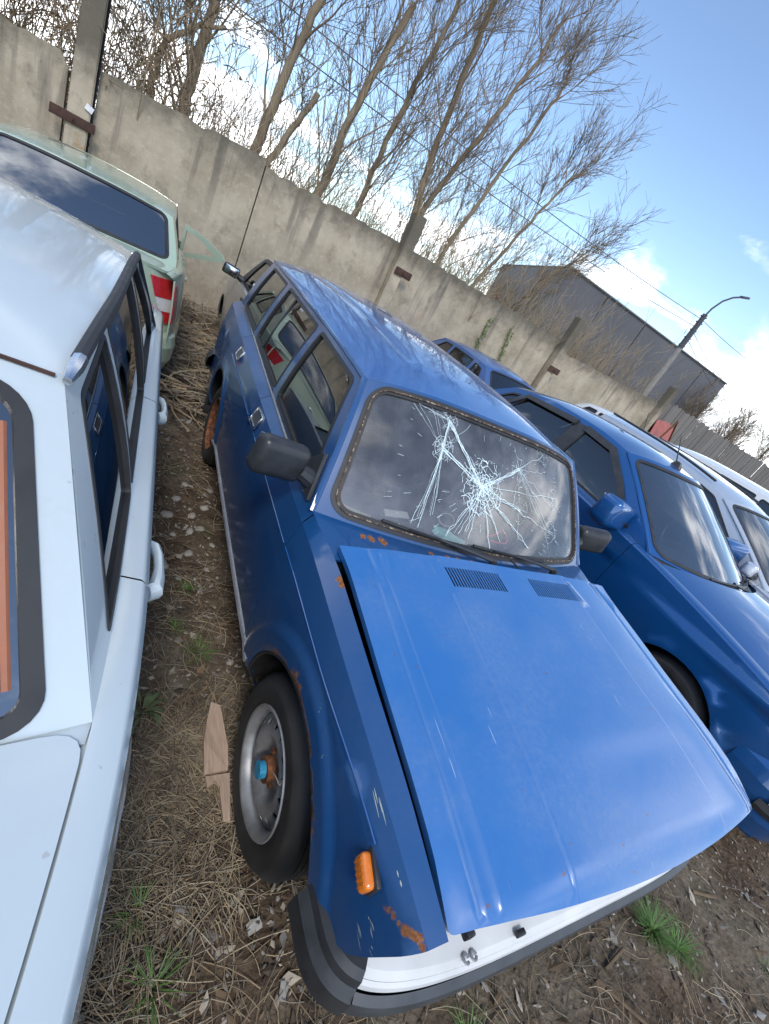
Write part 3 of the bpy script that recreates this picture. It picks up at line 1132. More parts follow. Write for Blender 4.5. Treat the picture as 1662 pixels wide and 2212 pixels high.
for s in (-1, 1):
    th = [R(q) for q in range(149, -12, -3)]
    arch = [(ARF[0] + ARF[2] * math.cos(q), ARF[1] + ARF[2] * math.sin(q)) for q in th]
    ys = [lerp(0.467, -0.590, i / 24) for i in range(25)]
    ol = [(-0.588, 0.775), (-0.572, 0.72), (-0.548, 0.64), (-0.525, 0.575), (-0.487, 0.525), (-0.43, 0.470)] + arch + [(0.467, 0.20)] + [(y, w_zs(y)) for y in ys]
    pb = PB()
    pb.patch(ol, W.side(s), (s, 0, 0), res=0.035, extra=ring_pts(ARF, (ARF[2] + 0.012, ARF[2] + 0.028, ARF[2] + 0.045, ARF[2] + 0.058, ARF[2] + 0.068, ARF[2] + 0.078, ARF[2] + 0.088, ARF[2] + 0.098, ARF[2] + 0.108), -5, 165, 56), seg=0.028, flange=0.014)
    pb.patch([(-0.590, 0), (0.467, 0), (0.467, 0.06), (-0.590, 0.06)], W.stripf(s), (s, 0, 1), res=0.05, ys=[0.02, 0.04], flange=0.01)
    fender = pb.build('front_wing', M['blue'], wagon)
    if s > 0: fender.location = (-0.012, 0.02, -0.008)
    if s < 0:
        b = BB()
        c0 = V((s * (w_hw(-0.445, 0.745) + 0.012), -0.447, 0.738))
        b.box(c0, (0.026, 0.062, 0.040), rot=Matrix.Rotation(R(6), 3, 'X') @ Matrix.Rotation(R(8 * s), 3, 'Z'), bevel=0.010, seg=3)
        mk = b.build('side_marker_lamp', M['amber'], wagon)
        b = BB()
        q_ = Matrix.Rotation(R(6), 3, 'X') @ Matrix.Rotation(R(8 * s), 3, 'Z')
        for dy_ in (-0.02, -0.01, 0.0, 0.01, 0.02):
            b.box(c0 + q_ @ V((-0.0122, dy_, 0)), (0.003, 0.002, 0.026), rot=q_)
        b.build('lens_ribs', M['amber'], mk)
        b = BB()
        b.box(c0 + V((0.013, 0, 0.002)), (0.013, 0.072, 0.050), rot=Matrix.Rotation(R(6), 3, 'X') @ Matrix.Rotation(R(8 * s), 3, 'Z'), bevel=0.005)
        b.build('lamp_base', M['plastic'], mk)
    # black rubber lip inside the arch
    b = BB()
    b.tube([(s * (w_hw(y, z) - 0.004), y, z) for y, z in [(ARF[0] + (ARF[2] - 0.004) * math.cos(R(q)), ARF[1] + (ARF[2] - 0.004) * math.sin(R(q))) for q in range(-5, 146, 5)]], 0.007, 6)
    b.build('arch_lip', M['rubber'], fender)
    d1 = W.side_panel('front_door', 0.47, 1.44, s, M['blue'])
    d2 = W.side_panel('rear_door', 1.44, 2.36, s, M['blue'], extra=ring_pts(ARR, (ARR[2] + 0.03, ARR[2] + 0.08)))
    W.side_panel('rear_wing', 2.36, 3.30, s, M['blue'], extra=ring_pts(ARR, (ARR[2] + 0.03, ARR[2] + 0.08)))
    # door handles: chrome frame round a dark recess
    for d, (hy, hz) in ((d1, (1.315, 0.858)), (d2, (2.155, 0.884))):
        nrm = V((s, 0, 0.18)).normalized()
        q = Matrix.Rotation(R(-22 * s), 3, 'Y')
        h0 = V((s * (w_hw(hy, hz) + 0.002), hy, hz))
        b = BB()
        fr = q
        for (dy, dz, sy_, sz_) in ((0, 0.030, 0.125, 0.010), (0, -0.030, 0.125, 0.010), (-0.058, 0, 0.010, 0.066), (0.058, 0, 0.010, 0.066)):
            b.box(h0 + q @ V((s * 0.004, dy, dz)), (0.014, sy_, sz_), rot=q, bevel=0.003)
        hd = b.build('door_handle', M['chrome'], d)
        b = BB()
        b.box(h0 + q @ V((s * 0.001, 0, 0)), (0.008, 0.112, 0.056), rot=q)
        b.build('handle_recess', M['plastic_grey'], d)
    b = BB()
    k0 = V((s * (w_hw(1.38, 0.80) + 0.001), 1.385, 0.805))
    b.tube([k0, k0 + V((s * 0.007, 0, 0))], 0.011, 10)
    b.build('door_lock', M['chrome'], d1)
    b = BB()
    b.tube([(s * (w_hw(y, w_zs(y) - w_zsw(y)) + 0.0005), y, w_zs(y) - w_zsw(y)) for y in [lerp(-0.42, 0.46, i / 30) for i in range(31)]], 0.0024, 5)
    b.build('swage_line', M['blue_roof'], fender)
    b = BB()
    b.tube([(s * (w_hw(y, w_zs(y) - w_zsw(y)) + 0.0005), y, w_zs(y) - w_zsw(y)) for y in [lerp(0.48, 1.43, i / 30) for i in range(31)]], 0.0024, 5)
    b.build('swage_line', M['blue_roof'], d1)
    b = BB()
    b.tube([(s * (w_hw(y, w_zs(y) - w_zsw(y)) + 0.0005), y, w_zs(y) - w_zsw(y)) for y in [lerp(1.45, 2.35, i / 30) for i in range(31)]], 0.0024, 5)
    b.build('swage_line', M['blue_roof'], d2)
    if s < 0:
        rs_ = random.Random(5)
        vv, ff = [], []
        for (ya, za, yb, zb, n_, w_) in ((-0.30, 0.822, -0.40, 0.806, 4, 0.0018), (-0.47, 0.795, -0.51, 0.785, 2, 0.003), (-0.50, 0.69, -0.53, 0.685, 5, 0.0022), (-0.49, 0.655, -0.54, 0.64, 5, 0.0016), (-0.535, 0.66, -0.555, 0.665, 3, 0.0016), (-0.10, 0.74, -0.11, 0.735, 2, 0.002), (-0.2, 0.71, -0.205, 0.70, 2, 0.002)):
            for k in range(n_):
                a_ = V((lerp(ya, yb, rs_.random() * 0.6), lerp(za, zb, rs_.random()) + rs_.uniform(-0.006, 0.006)))
                b_ = a_ + (V((yb, zb)) - V((ya, za))) * rs_.uniform(0.2, 0.5)
                nn = V((-(b_ - a_).y, (b_ - a_).x)).normalized() * w_ * rs_.uniform(0.3, 0.7)
                i0 = len(vv)
                for t_ in (0, 0.5, 1.0):
                    for sg in (1, -1):
                        q = a_.lerp(b_, t_) + nn * sg * (1 if t_ == 0.5 else 0.25)
                        vv.append((s * (w_hw(q.x, q.y) + 0.0012), q.x, q.y))
                ff += [(i0, i0 + 1, i0 + 3, i0 + 2), (i0 + 2, i0 + 3, i0 + 5, i0 + 4)]
        o_ = raw_mesh('paint_scratches', vv, ff, simple('bare_scratch', (0.42, 0.46, 0.40), 0.6), fender); o_['kind'] = 'stuff'
    # bright strip at the foot of the doors and along the waist
    b = BB()
    b.tube([(s * (w_hw(y, 0.335) + 0.002), y, 0.335) for y in [lerp(0.36, 2.04, i / 20) for i in range(21)]], 0.008, 6)
    b.build('sill_trim', M['alloy'], wagon)
    b = BB()
    b.tube([(s * (w_sh(y) + 0.005), y, w_sz(y) + 0.006) for y in [lerp(0.60, 3.10, i / 24) for i in range(25)]], 0.0075, 6)
    b.build('waist_trim', M['chrome'], wagon)
    # roof gutter
    b = BB()
    b.tube([(s * (w_hR(y) + 0.004), y, w_zR(y) - 0.004) for y in [lerp(0.80, 3.14, i / 24) for i in range(25)]], [0.009] * 25, 6)
    b.build('roof_gutter', M['blue'], wagon)
    b = BB()
    hb, zb = W.strip(0.49)
    b.tube([V((s * (hb + 0.004), 0.49, zb)).lerp(V((s * (w_hR(0.8) + 0.004), 0.80, w_zR(0.8) - 0.004)), i / 10) for i in range(11)], 0.009, 6)
    b.build('pillar_gutter', M['blue'], wagon)
    # divider bar in the rear door window
    b = BB()
    p0 = W.gh(s, 0.004)(*W.ty(2.06, 0.06)); p1 = W.gh(s, 0.004)(*W.ty(2.03, 0.93))
    b.tube([p0.lerp(p1, i / 6) for i in range(7)], 0.008, 6)
    b.build('window_divider', M['rubber'], wagon)

W.greenhouse([[(0.585, 0.06), (1.385, 0.05), (1.395, 0.92), (0.855, 0.92)],
              [(1.475, 0.05), (2.285, 0.05), (2.265, 0.92), (1.475, 0.92)],
              [(2.395, 0.05), (3.06, 0.05), (2.98, 0.92), (2.375, 0.92)]], M['blue'], M['rubber'], M['glass_side'], rad=0.03)

# roof and bonnet
W.sheet('roof', W.roofp, 0.60, 2.3, (0, 0, 1), M['blue_roof'], outline=[(-0.60, 0), (0.60, 0), (0.60, 2.3), (-0.60, 2.3)], flange=0.008,
        xs=[-0.57, -0.54, -0.50, -0.45, -0.4, -0.35, -0.345, -0.33, -0.315, -0.31, -0.25, -0.15, -0.05, 0.05, 0.15, 0.25, 0.31, 0.315, 0.33, 0.345, 0.35, 0.4, 0.45, 0.5, 0.54, 0.57])


def w_hoodx(x, y):
    ax = abs(x - 0.0)
    z = 0.006 * sstep(0.352, 0.338, ax - 0.04 * (0.3 - y) * 0.5)
    z -= 0.004 * math.exp(-((ax - 0.612) / 0.006)**2)
    z += 0.004 * sstep(0.575, 0.563, ax)
    z += 0.022 * sstep(-0.45, 0.30, y)
    if y < -0.56:
        z -= 4.5 * (-0.56 - y)**2
    z -= 0.02 * sstep(0.60, 0.69, ax) * sstep(-0.45, -0.60, y)
    z += 0.014 * sstep(0.1, 0.6, x)
    return z


W.hoodx = w_hoodx
W.hood_c = curve([(-0.62, 0.030), (-0.3, 0.040), (0.3, 0.040)])
HX = 0.69
fx = []
for k in (0.34, 0.37, 0.565, 0.612):
    fx += [k - 0.012, k - 0.006, k, k + 0.006, k + 0.012]
fx += [0.06, 0.14, 0.22, 0.28, 0.32, 0.42, 0.48, 0.53, 0.64, 0.66, 0.675]
xs = sorted([-q for q in fx] + [0.0] + fx)
# ventilation slots cut through the bonnet
vents = []
slots = []


def w_hood_uv(x, y):
    """bonnet sheet coordinates (metres) for a point given in plan"""
    u = x / 0.695
    yf = -0.632 + 0.050 * u * u; yr = 0.292 + 0.028 * u * u
    return (x, (y - yf) / (yr - yf) * 0.92)


for (xa, xb, n) in ((-0.335, -0.075, 20), (0.085, 0.345, 20)):
    for i in range(n):
        x = lerp(xa, xb, (i + 0.5) / n)
        sl = [w_hood_uv(x + dx, y) for dx, y in ((-0.0025, 0.168), (0.0055, 0.168), (0.0025, 0.250), (-0.0055, 0.250))]
        slots.append(sl)
ho = round_poly([(-HX, 0.0), (HX, 0.0), (HX, 0.92), (-HX, 0.92)], [0.014, 0.05, 0.006, 0.006], 6)
hood = W.sheet('bonnet', lambda u, v: W.hoodp(u, v) + V((0.014 + 0.014 * max(0, u), 0, 0)), HX, 0.92, (0, 0, 1), M['blue_hood'], outline=ho, xs=xs, ys=[0.006, 0.012, 0.02, 0.03, 0.045, 0.06, 0.08, 0.1] + [0.13 + 0.045 * i for i in range(15)] + [0.90, 0.91], flange=0.022, hflange=0.0025, holes=slots)
b = BB()
for xa, xb in ((-0.35, -0.06), (0.07, 0.36)):
    for (y,) in ((0.21,),):
        b.box(((xa + xb) / 2, y, 0.925), (xb - xa, 0.12, 0.012))
b.build('vent_tray', M['dark'], hood)
# engine bay, inner wings and slam panel below the bonnet
b = BB()
b.box((0, -0.12, 0.60), (1.18, 0.80, 0.22), bevel=0.03)
for s in (-1, 1):
    b.box((s * 0.64, -0.12, 0.74), (0.05, 0.88, 0.10), bevel=0.01)
b.box((0, 0.30, 0.80), (1.34, 0.03, 0.18))
b.build('engine_bay', M['dark'], wagon)
b = BB()
b.box((0, -0.52, 0.735), (1.30, 0.03, 0.05), bevel=0.008)
b.box((0, -0.53, 0.50), (1.30, 0.03, 0.06), bevel=0.008)
for x in (-0.63, -0.30, 0.30, 0.63):
    b.box((x, -0.52, 0.645), (0.04, 0.03, 0.14), bevel=0.006)
b.build('front_panel', M['blue'], wagon)
b = BB()
b.box((0, -0.46, 0.60), (0.54, 0.04, 0.30), bevel=0.01)
b.build('radiator', M['dark'], wagon)
# cowl between bonnet and windscreen
pb = PB()
pb.patch([(-0.70, 0), (0.70, 0), (0.70, 0.16), (-0.70, 0.16)], lambda a, q: (W.hoodp(a / 0.70, 1.0) + V((0, -0.03, -0.035))).lerp(W.wsp(a / 0.70, 0.0) + V((0, 0.004, 0.002)), q / 0.16), (0, -0.3, 1), res=0.04, flange=0.01)
pb.build('scuttle_panel', M['blue'], wagon)

# windscreen
ws = W.windscreen(M['blue'], M['rubber'], M['glass_ws'], W=0.66, H=0.52, mx=0.033, m0=0.018, m1=0.020, rad=0.075, seal_w=0.024)
pb = PB()
g_ = rrect(-0.66 + 0.033, 0.66 - 0.033, 0.018, 0.50, 0.075)
pb.patch(offset_poly(g_, 0.008), lambda a, q: W.wsp(a / 0.66, q / 0.52, 0.0095), (0, -1, 0.6), res=0.05, holes=[offset_poly(g_, 0.013)], flange=0.004)
tb = NT('perished_seal_bead')
nb = tb.noise(60, 4, 0.7)
tb.set(color=tb.ramp(nb, (0.40, (0.035, 0.033, 0.032)), (0.52, (0.10, 0.055, 0.03)), (0.62, (0.36, 0.29, 0.20))), rough=0.8)
pb.build('seal_bead', tb.mat, wagon)
# tailgate
W.windscreen(M['blue'], M['rubber'], M['glass_side'], W=0.62, H=0.42, mx=0.07, m0=0.05, m1=0.05, rad=0.05, name='rear_window', fn=W.rgp, out=(0, 1, 0.3), frame='tailgate_frame')
pb = PB()
pb.patch([(-0.68, 0.30), (0.68, 0.30), (0.68, 0.97), (-0.68, 0.97)], lambda a, z: V((a, 3.295 + 0.03 * (1 - (a / 0.7)**2) - 0.04 * sstep(0.7, 0.98, z), z)), (0, 1, 0), res=0.1)
pb.build('tailgate', M['blue'], wagon)
for s in (-1, 1):
    b = BB()
    b.box((s * 0.62, 3.325, 0.72), (0.12, 0.03, 0.30), bevel=0.01)
    b.build('tail_lamp', M['redlens'], wagon)

# bumper: white bar on dark plastic with black end caps
W.bumper('front_bumper', 0.778, -0.385, -0.612, [(-0.13, 0.565), (-0.05, 0.555), (-0.012, 0.545), (0.0, 0.528)], M['white_bumper'], e=0.45, n=50, a0=-0.63, a1=0.63)
W.bumper('bumper_lip', 0.778, -0.385, -0.612, [(0.0, 0.526), (0.008, 0.521), (0.010, 0.506)], M['white_bumper'], e=0.45, n=50, a0=-0.63, a1=0.63)
W.bumper('bumper_strip', 0.778, -0.385, -0.612, [(0.010, 0.504), (0.026, 0.496), (0.028, 0.450), (0.0, 0.420), (-0.05, 0.41)], M['plastic_grey'], e=0.42, n=50, a0=-0.63, a1=0.63)
for s in (-1, 1):
    a0, a1 = (-1.0, -0.628) if s < 0 else (0.628, 1.0)
    W.bumper('bumper_end_cap', 0.778, -0.385, -0.612, [(-0.06, 0.550), (-0.010, 0.546), (0.004, 0.532), (0.008, 0.508), (0.026, 0.488), (0.028, 0.43), (0.0, 0.392), (-0.05, 0.386)], M['plastic'], e=0.42, n=16, a0=a0, a1=a1)
W.bumper('rear_bumper', 0.78, 3.12, 3.40, [(-0.05, 0.56), (0.0, 0.54), (0.03, 0.50), (0.03, 0.43), (-0.04, 0.40)], M['plastic'], e=0.42, n=30)
# leftover clips on the bumper
b = BB()
b.box((-0.30, -0.600, 0.556), (0.03, 0.014, 0.012), bevel=0.003)
b.build('bumper_clip', M['plastic'], wagon)
b = BB()
b.tube([(-0.475 + 0.007 * math.cos(a), -0.600 + 0.008 * math.sin(a), 0.551) for a in [i * 0.45 for i in range(13)]], 0.0035, 6)
b.tube([(-0.452 + 0.007 * math.cos(a), -0.600 + 0.008 * math.sin(a), 0.551) for a in [i * 0.5 for i in range(13)]], 0.0035, 6)
b.build('number_plate_bolt', M['steel'], wagon)
b = BB()
b.box((-0.60, -0.585, 0.745), (0.02, 0.016, 0.022), bevel=0.003)
b.build('bonnet_buffer', M['plastic'], wagon)

# wheels
fw = make_wheel(wagon, (-0.680, 0.0, 0.272), -1, Rt=0.285, rim=0.182, w=0.165)
make_wheel(wagon, (0.680, 0.0, 0.272), 1, Rt=0.285, rim=0.182, w=0.165)
rw = make_wheel(wagon, (-0.675, 2.424, 0.272), -1, Rt=0.285, rim=0.182, w=0.165, mrim=M['rust'])
make_wheel(wagon, (0.675, 2.424, 0.272), 1, Rt=0.285, rim=0.182, w=0.165, mrim=M['rust'])
M['capblue'] = simple('worn_blue_cap', (0.03, 0.27, 0.46), 0.5, var=0.3, scale=90)
b = BB()
b.tube([(-0.742, 0.0, 0.272), (-0.768, 0.0, 0.272)], 0.026, 20)
b.build('axle_cap', M['capblue'], fw)
b = BB()
b.tube([(-0.722, 0.0, 0.272), (-0.748, 0.0, 0.272)], 0.040, 18)
b.build('axle_nut', M['rust'], fw)
b = BB()
pts = [(-0.735 - 0.012 * math.sin(3 * t_), -0.02 - 0.075 * math.sin(t_ * 2.2), 0.30 + 0.10 * t_ + 0.015 * math.sin(5 * t_)) for t_ in [i / 14 for i in range(15)]]
b.tube(pts, 0.0022, 5)
b.build('wire_loop', simple('pale_wire', (0.55, 0.50, 0.38), 0.6), fw)
# mud flap behind the rear wheel and the front
b = BB()
b.box((-0.70, 2.83, 0.30), (0.16, 0.012, 0.26), rot=Matrix.Rotation(R(-8), 3, 'X'), bevel=0.004)
b.build('mud_flap', M['rubber'], wagon)
W.chassis(-0.45, 3.2)
W.cabin(z=0.30)

# wipers
for (x0, y0_, x1_, v1_) in ((-0.02, 0.35, -0.50, 0.055), (0.37, 0.365, -0.05, 0.06)):
    p0 = V((x0, y0_ - 0.02, 0.945))
    p1 = W.wsp((x0 - 0.24) / 0.70, 0.07, 0.022)
    b = BB()
    b.tube([p0, p0 + V((0, 0, 0.03))], 0.014, 10)
    b.tube([p0 + V((0, 0, 0.025)), p0.lerp(p1, 0.45) + V((0, -0.005, 0.018)), p1], [0.009, 0.007, 0.005], 6)
    wp = b.build('wiper_arm', M['plastic'], wagon)
    b = BB()
    pa = [W.wsp(lerp(x0 - 0.02, x0 - 0.46, i / 10) / 0.70, lerp(0.05, 0.085, i / 10), 0.012) for i in range(11)]
    b.tube(pa, 0.006, 6)
    b.tube([W.wsp(lerp(x0 - 0.12, x0 - 0.36, i / 6) / 0.70, lerp(0.058, 0.077, i / 6), 0.024) for i in range(7)], 0.005, 5)
    b.build('wiper_blade', M['rubber'], wp)
b = BB()
b.tube([(0.16, 0.33, 0.93), (0.15, 0.345, 0.95), (0.10, 0.36, 0.972)], 0.004, 6)
b.build('washer_hose', M['rubber'], wagon)

# door mirrors
for s in (-1, 1):
    b = BB()
    q = Matrix.Rotation(R(-9 * s), 3, 'Y') @ Matrix.Rotation(R(-13 * s), 3, 'Z')
    b.box((s * 0.868, 0.60, 1.035), (0.195, 0.075, 0.135), rot=q, bevel=0.032, seg=4)
    mir = b.build('door_mirror', M['plastic'], wagon)
    b = BB()
    b.tube([(s * 0.79, 0.60, 1.01), (s * 0.735, 0.60, 0.985)], [0.028, 0.036], 10)
    b.prism([(0.53, 0.945), (0.74, 0.950), (0.70, 1.02), (0.62, 1.085)], lambda y, z, d: V((s * (W.gh(1)(y, z).x + 0.004 + d), y, z)), 0.014)
    b.build('mirror_foot', M['plastic'], mir)
    b = BB()
    b.box(V((s * 0.868, 0.60, 1.035)) + q @ V((0, 0.037, 0)), (0.165, 0.006, 0.105), rot=q, bevel=0.003)
    b.build('mirror_glass', M['chrome'], mir)

# the smashed glass: crack lines on the outer face of the windscreen
rnd = random.Random(7)


def crack_set(lines, name):
    vv = []; ff = []
    for pts, w in lines:
        n = len(pts)
        for i in range(n):
            a = V(pts[max(i - 1, 0)]); c_ = V(pts[min(i + 1, n - 1)])
            d = (c_ - a)
            d = V((-d.y, d.x)).normalized() * w * (0.35 + 0.65 * rnd.random()) * 0.5
            for sg in (1, -1):
                q = V(pts[i]) + d * sg
                vv.append(tuple(W.wsp(q.x / 0.66, q.y / 0.52, 0.0025)))
        k = len(vv) - 2 * n
        for i in range(n - 1):
            ff.append((k + 2 * i, k + 2 * i + 1, k + 2 * i + 3, k + 2 * i + 2))
    return raw_mesh(name, vv, ff, M['crack'], ws)


def wob(p, q, n, amp):
    p, q = V(p), V(q)
    d = q - p
    nn = V((-d.y, d.x))
    return [tuple(p.lerp(q, i / n) + nn * (rnd.uniform(-amp, amp) if 0 < i < n else 0)) for i in range(n + 1)]


def burst(c0, nr, rmin, rmax, nrings, lines, w0):
    c0 = V(c0)
    spokes = []
    for k in range(nr):
        a = 2 * math.pi * (k + rnd.uniform(-0.3, 0.3)) / nr
        r_ = rnd.uniform(rmin, rmax)
        e = c0 + V((math.cos(a), math.sin(a))) * r_
        spokes.append((a, r_))
        lines.append((wob(c0.lerp(e, 0.08), e, 6, 0.05), w0 * rnd.uniform(0.35, 0.8)))
        if rnd.random() < 0.6:
            m = c0.lerp(e, 0.55)
            a2 = a + rnd.choice((-1, 1)) * rnd.uniform(0.3, 0.8)
            lines.append((wob(m, m + V((math.cos(a2), math.sin(a2))) * r_ * rnd.uniform(0.25, 0.6), 4, 0.05), w0 * 0.5))
    for j in range(nrings):
        rr = rmax * 0.75 * ((j + 1) / nrings)**1.25
        for k in range(nr):
            if rnd.random() < 0.82:
                a, a2 = spokes[k][0], spokes[(k + 1) % nr][0]
                if a2 < a: a2 += 2 * math.pi
                r1 = rr * rnd.uniform(0.85, 1.15); r2 = rr * rnd.uniform(0.85, 1.15)
                lines.append((wob(c0 + V((math.cos(a), math.sin(a))) * r1, c0 + V((math.cos(a2), math.sin(a2))) * r2, 3, 0.16), w0 * rnd.uniform(0.4, 1.1)))


CW, CH = 0.66, 0.52
I1 = (-0.07, 0.255); I2 = (-0.285, 0.345); I3 = (-0.27, 0.45); I4 = (0.14, 0.365)
L = []
burst(I1, 19, 0.06, 0.135, 9, L, 0.0036)
burst(V(I1) + V((0.008, 0.006)), 9, 0.03, 0.055, 5, L, 0.0034)
burst(I2, 16, 0.02, 0.06, 6, L, 0.0024)
burst(I3, 8, 0.02, 0.05, 2, L, 0.0018)
burst(I4, 10, 0.02, 0.06, 2, L, 0.0018)
for a, c_, w in ((I2, I1, 0.006), (I3, I1, 0.0065), (I1, I4, 0.0055), (I3, I2, 0.005)):
    for _ in range(5):
        o = V((rnd.uniform(-0.006, 0.006), rnd.uniform(-0.006, 0.006)))
        L.append((wob(V(a) + o, V(c_) + o, 12, 0.012), w * rnd.uniform(0.25, 0.7)))
for e in ((-0.13, 0.09), (-0.16, 0.07), (-0.20, 0.06), (-0.10, 0.06), (0.10, 0.15), (0.16, 0.21), (0.23, 0.07), (0.05, 0.08), (0.0, 0.05)):
    for _ in range(2):
        L.append((wob(I1, V(e) + V((rnd.uniform(-0.012, 0.012), rnd.uniform(-0.012, 0.012))), 10, 0.02), 0.0024 * rnd.uniform(0.5, 1)))
for k in range(12):
    e = (-0.30 + rnd.uniform(-0.06, 0.04), rnd.uniform(0.05, 0.20))
    L.append((wob(I2, e, 8, 0.012), 0.0019 * rnd.uniform(0.4, 1)))
for k in range(10):
    e = (rnd.uniform(-0.47, -0.15), rnd.uniform(0.45, 0.485))
    L.append((wob(I2 if k % 2 else I3, e, 7, 0.02), 0.0014 * rnd.uniform(0.4, 1)))
for k in range(14):
    e = (rnd.uniform(0.10, 0.48), rnd.uniform(0.06, 0.47))
    L.append((wob(I4, e, 8, 0.03), 0.0014 * rnd.uniform(0.4, 1)))
for e in ((0.40, 0.29), (0.38, 0.15), (0.16, 0.21), (0.32, 0.46)):
    L.append((wob(I1, e, 9, 0.02), 0.0018))
    burst(e, 8, 0.015, 0.06, 1, L, 0.0013)
for k in range(90):
    p = V((rnd.uniform(-0.45, 0.45), rnd.uniform(0.05, 0.47)))
    d = (p - V(I1)); d.normalize()
    L.append((wob(p, p + d * rnd.uniform(0.008, 0.03), 2, 0.05), 0.0013))
crack_set(L, 'crack_web')
# ------------------------------------------------------------------ the other cars in the yard


def std_car(root, P):
    """a saloon or hatchback from a handful of measures (front towards -y, front axle at y = 0)"""
    Wd = P['W']; y0, y1 = P['y0'], P['y1']
    zs = curve(P['zs'])
    sw, sh = P.get('sw', 0.06), P.get('sh', 0.022)
    pf, pr = P.get('pf', 0.16), P.get('pr', 0.11)
    low = curve([(0.12, -0.075), (0.22, -0.03), (0.30, -0.012), (0.55, 0.0), (0.70, -0.006), (1.05, -0.045)])
    ar = P['arches']

    def hw(y, z):
        h = Wd + low(z)
        f = clamp((y0 + 0.75 - y) / 0.75); h -= pf * f**2.4
        tr = P.get('tr', 0.8); r_ = clamp((y - (y1 - tr)) / tr); h -= pr * r_**2.2
        if 'swage' in P:
            h += 0.010 * math.exp(-((z - P['swage'](y)) / 0.018)**2)
        for (yc, zc, Ra) in ar:
            d = math.hypot(y - yc, z - zc)
            if d < Ra + 0.08: h += 0.012 * sstep(Ra + 0.06, Ra + 0.03, d)
        return h
    stw = curve(P['stripw']) if 'stripw' in P else (lambda y: sw)
    c = Car(root, hw=hw, zs=zs, strip=lambda y: (hw(y, zs(y)) - stw(y), zs(y) + sh), zR=curve(P['zR']), hwR=curve(P['hR']), yA=P['yA'], yAt=P['yAt'], yC=P['yC'], yCt=P['yCt'],
            res=P.get('res', 0.07), z0=0.20, arches=ar, p=P.get('p', 2.6), yh0=y0 + 0.10, yh1=P['yA'] - P.get('wsb', 0.16) - 0.06, hfb=P.get('hfb', 0.16), hrb=P.get('wsb', 0.16) * 0.9,
            wsb=P.get('wsb', 0.16), wst=P.get('wst', 0.08), wstz=P.get('wstz', 0.045), rgb=P.get('rgb', -0.10), rgt=P.get('rgt', -0.06), rgtz=P.get('rgtz', 0.045), rgz=0.01, wsz=0.0)
    c.crown = curve(P.get('crown', [(0, c.wstz), (0.15, 0.062), (0.5, 0.07), (0.85, 0.06), (1, c.rgtz)]))
    c.hood_c = lambda y: P.get('hoodc', 0.05)
    c.trunk_c = lambda y: P.get('trunkc', 0.03)
    pm, sm, gm = P['paint'], P.get('seal', M['rubber']), P['glass']
    sides = P.get('sides', (-1, 1))
    ds = P['doors']
    for s in (-1, 1):
        nm = ['front_wing'] + ['front_door', 'rear_door'][:len(ds) - 1] + ['rear_wing']
        edges = [y0 + 0.12] + ds + [y1 - 0.06]
        for k in range(len(nm)):
            if (s, nm[k]) in P.get('skip', ()):
                continue
            d = c.side_panel(nm[k], edges[k], edges[k + 1], s, pm)
            if 'door' in nm[k] and P.get('handles', True):
                hy = edges[k + 1] - 0.15; hz = P.get('handle_z', 0.86)
                x = hw(hy, hz)
                if P.get('handle_kind', 'bar') == 'bar':
                    b = BB()
                    pts = [(s * (x + dx), hy + dy, hz) for dx, dy in ((0.0, -0.085), (0.014, -0.076), (0.022, -0.045), (0.024, 0.0), (0.022, 0.04), (0.016, 0.076), (0.0, 0.085))]
                    b.tube(pts, [0.012, 0.013, 0.012, 0.012, 0.016, 0.020, 0.018], 10, flat=1.3)
                    b.build('door_handle', P.get('handle_mat', pm), d)
                else:
                    b = BB(); b.box((s * (x + 0.006), hy, hz), (0.02, 0.16, 0.035), bevel=0.008); b.build('door_handle', M['plastic'], d)
        b = BB()
        b.box((s * (hw((ds[0] + ds[-1]) / 2, 0.2) - 0.02), (ds[0] + ds[-1]) / 2, 0.19), (0.06, ds[-1] - ds[0] - 0.5, 0.06), bevel=0.015)
        b.build('sill', pm, root)
    c.greenhouse(P['windows'], P.get('frame_paint', pm), sm, gm, rad=P.get('wrad', 0.035), panes=P.get('panes', True), sealw=P.get('sealw', 0.013))
    L = math.hypot(c.yCt - c.yAt, 0.1)
    c.sheet('roof', c.roofp, 0.60, L, (0, 0, 1), pm, outline=[(-0.6, 0), (0.6, 0), (0.6, L), (-0.6, L)], res=c.res, flange=0.006)
    if P.get('hood', True):
        c.sheet('bonnet', c.hoodp, 0.70, c.yh1 - c.yh0, (0, 0, 1), pm, outline=round_poly([(-0.7, 0), (0.7, 0), (0.7, c.yh1 - c.yh0), (-0.7, c.yh1 - c.yh0)], [0.09, 0.09, 0.03, 0.03]), flange=0.02)
    pb = PB()
    pb.patch([(-0.70, 0), (0.70, 0), (0.70, 0.2), (-0.70, 0.2)], lambda a, q: (c.hoodp(a / 0.70, 1.0) + V((0, -0.02, -0.03))).lerp(c.wsp(a / 0.70, 0.0) + V((0, 0.003, -0.004)), q / 0.2), (0, -0.3, 1), res=0.08, flange=0.0)
    pb.build('scuttle_panel', M['plastic'], root)
    c.windscreen(pm, M['rubber'], P.get('wsglass', gm), W=0.70, H=0.70, mx=P.get('wmx', 0.055), m0=0.02, m1=0.035, rad=0.07, seal_w=0.016)
    c.windscreen(pm, M['rubber'], P.get('rgglass', gm), W=0.66, H=P.get('rgH', 0.55), mx=P.get('rmx', 0.09), m0=P.get('rm0', 0.03), m1=P.get('rm1', 0.04), rad=P.get('rgrad', 0.06), name='rear_window', fn=c.rgp, out=(0, 1, 0.6), frame='rear_window_frame', seal_w=P.get('rgseal', 0.018))
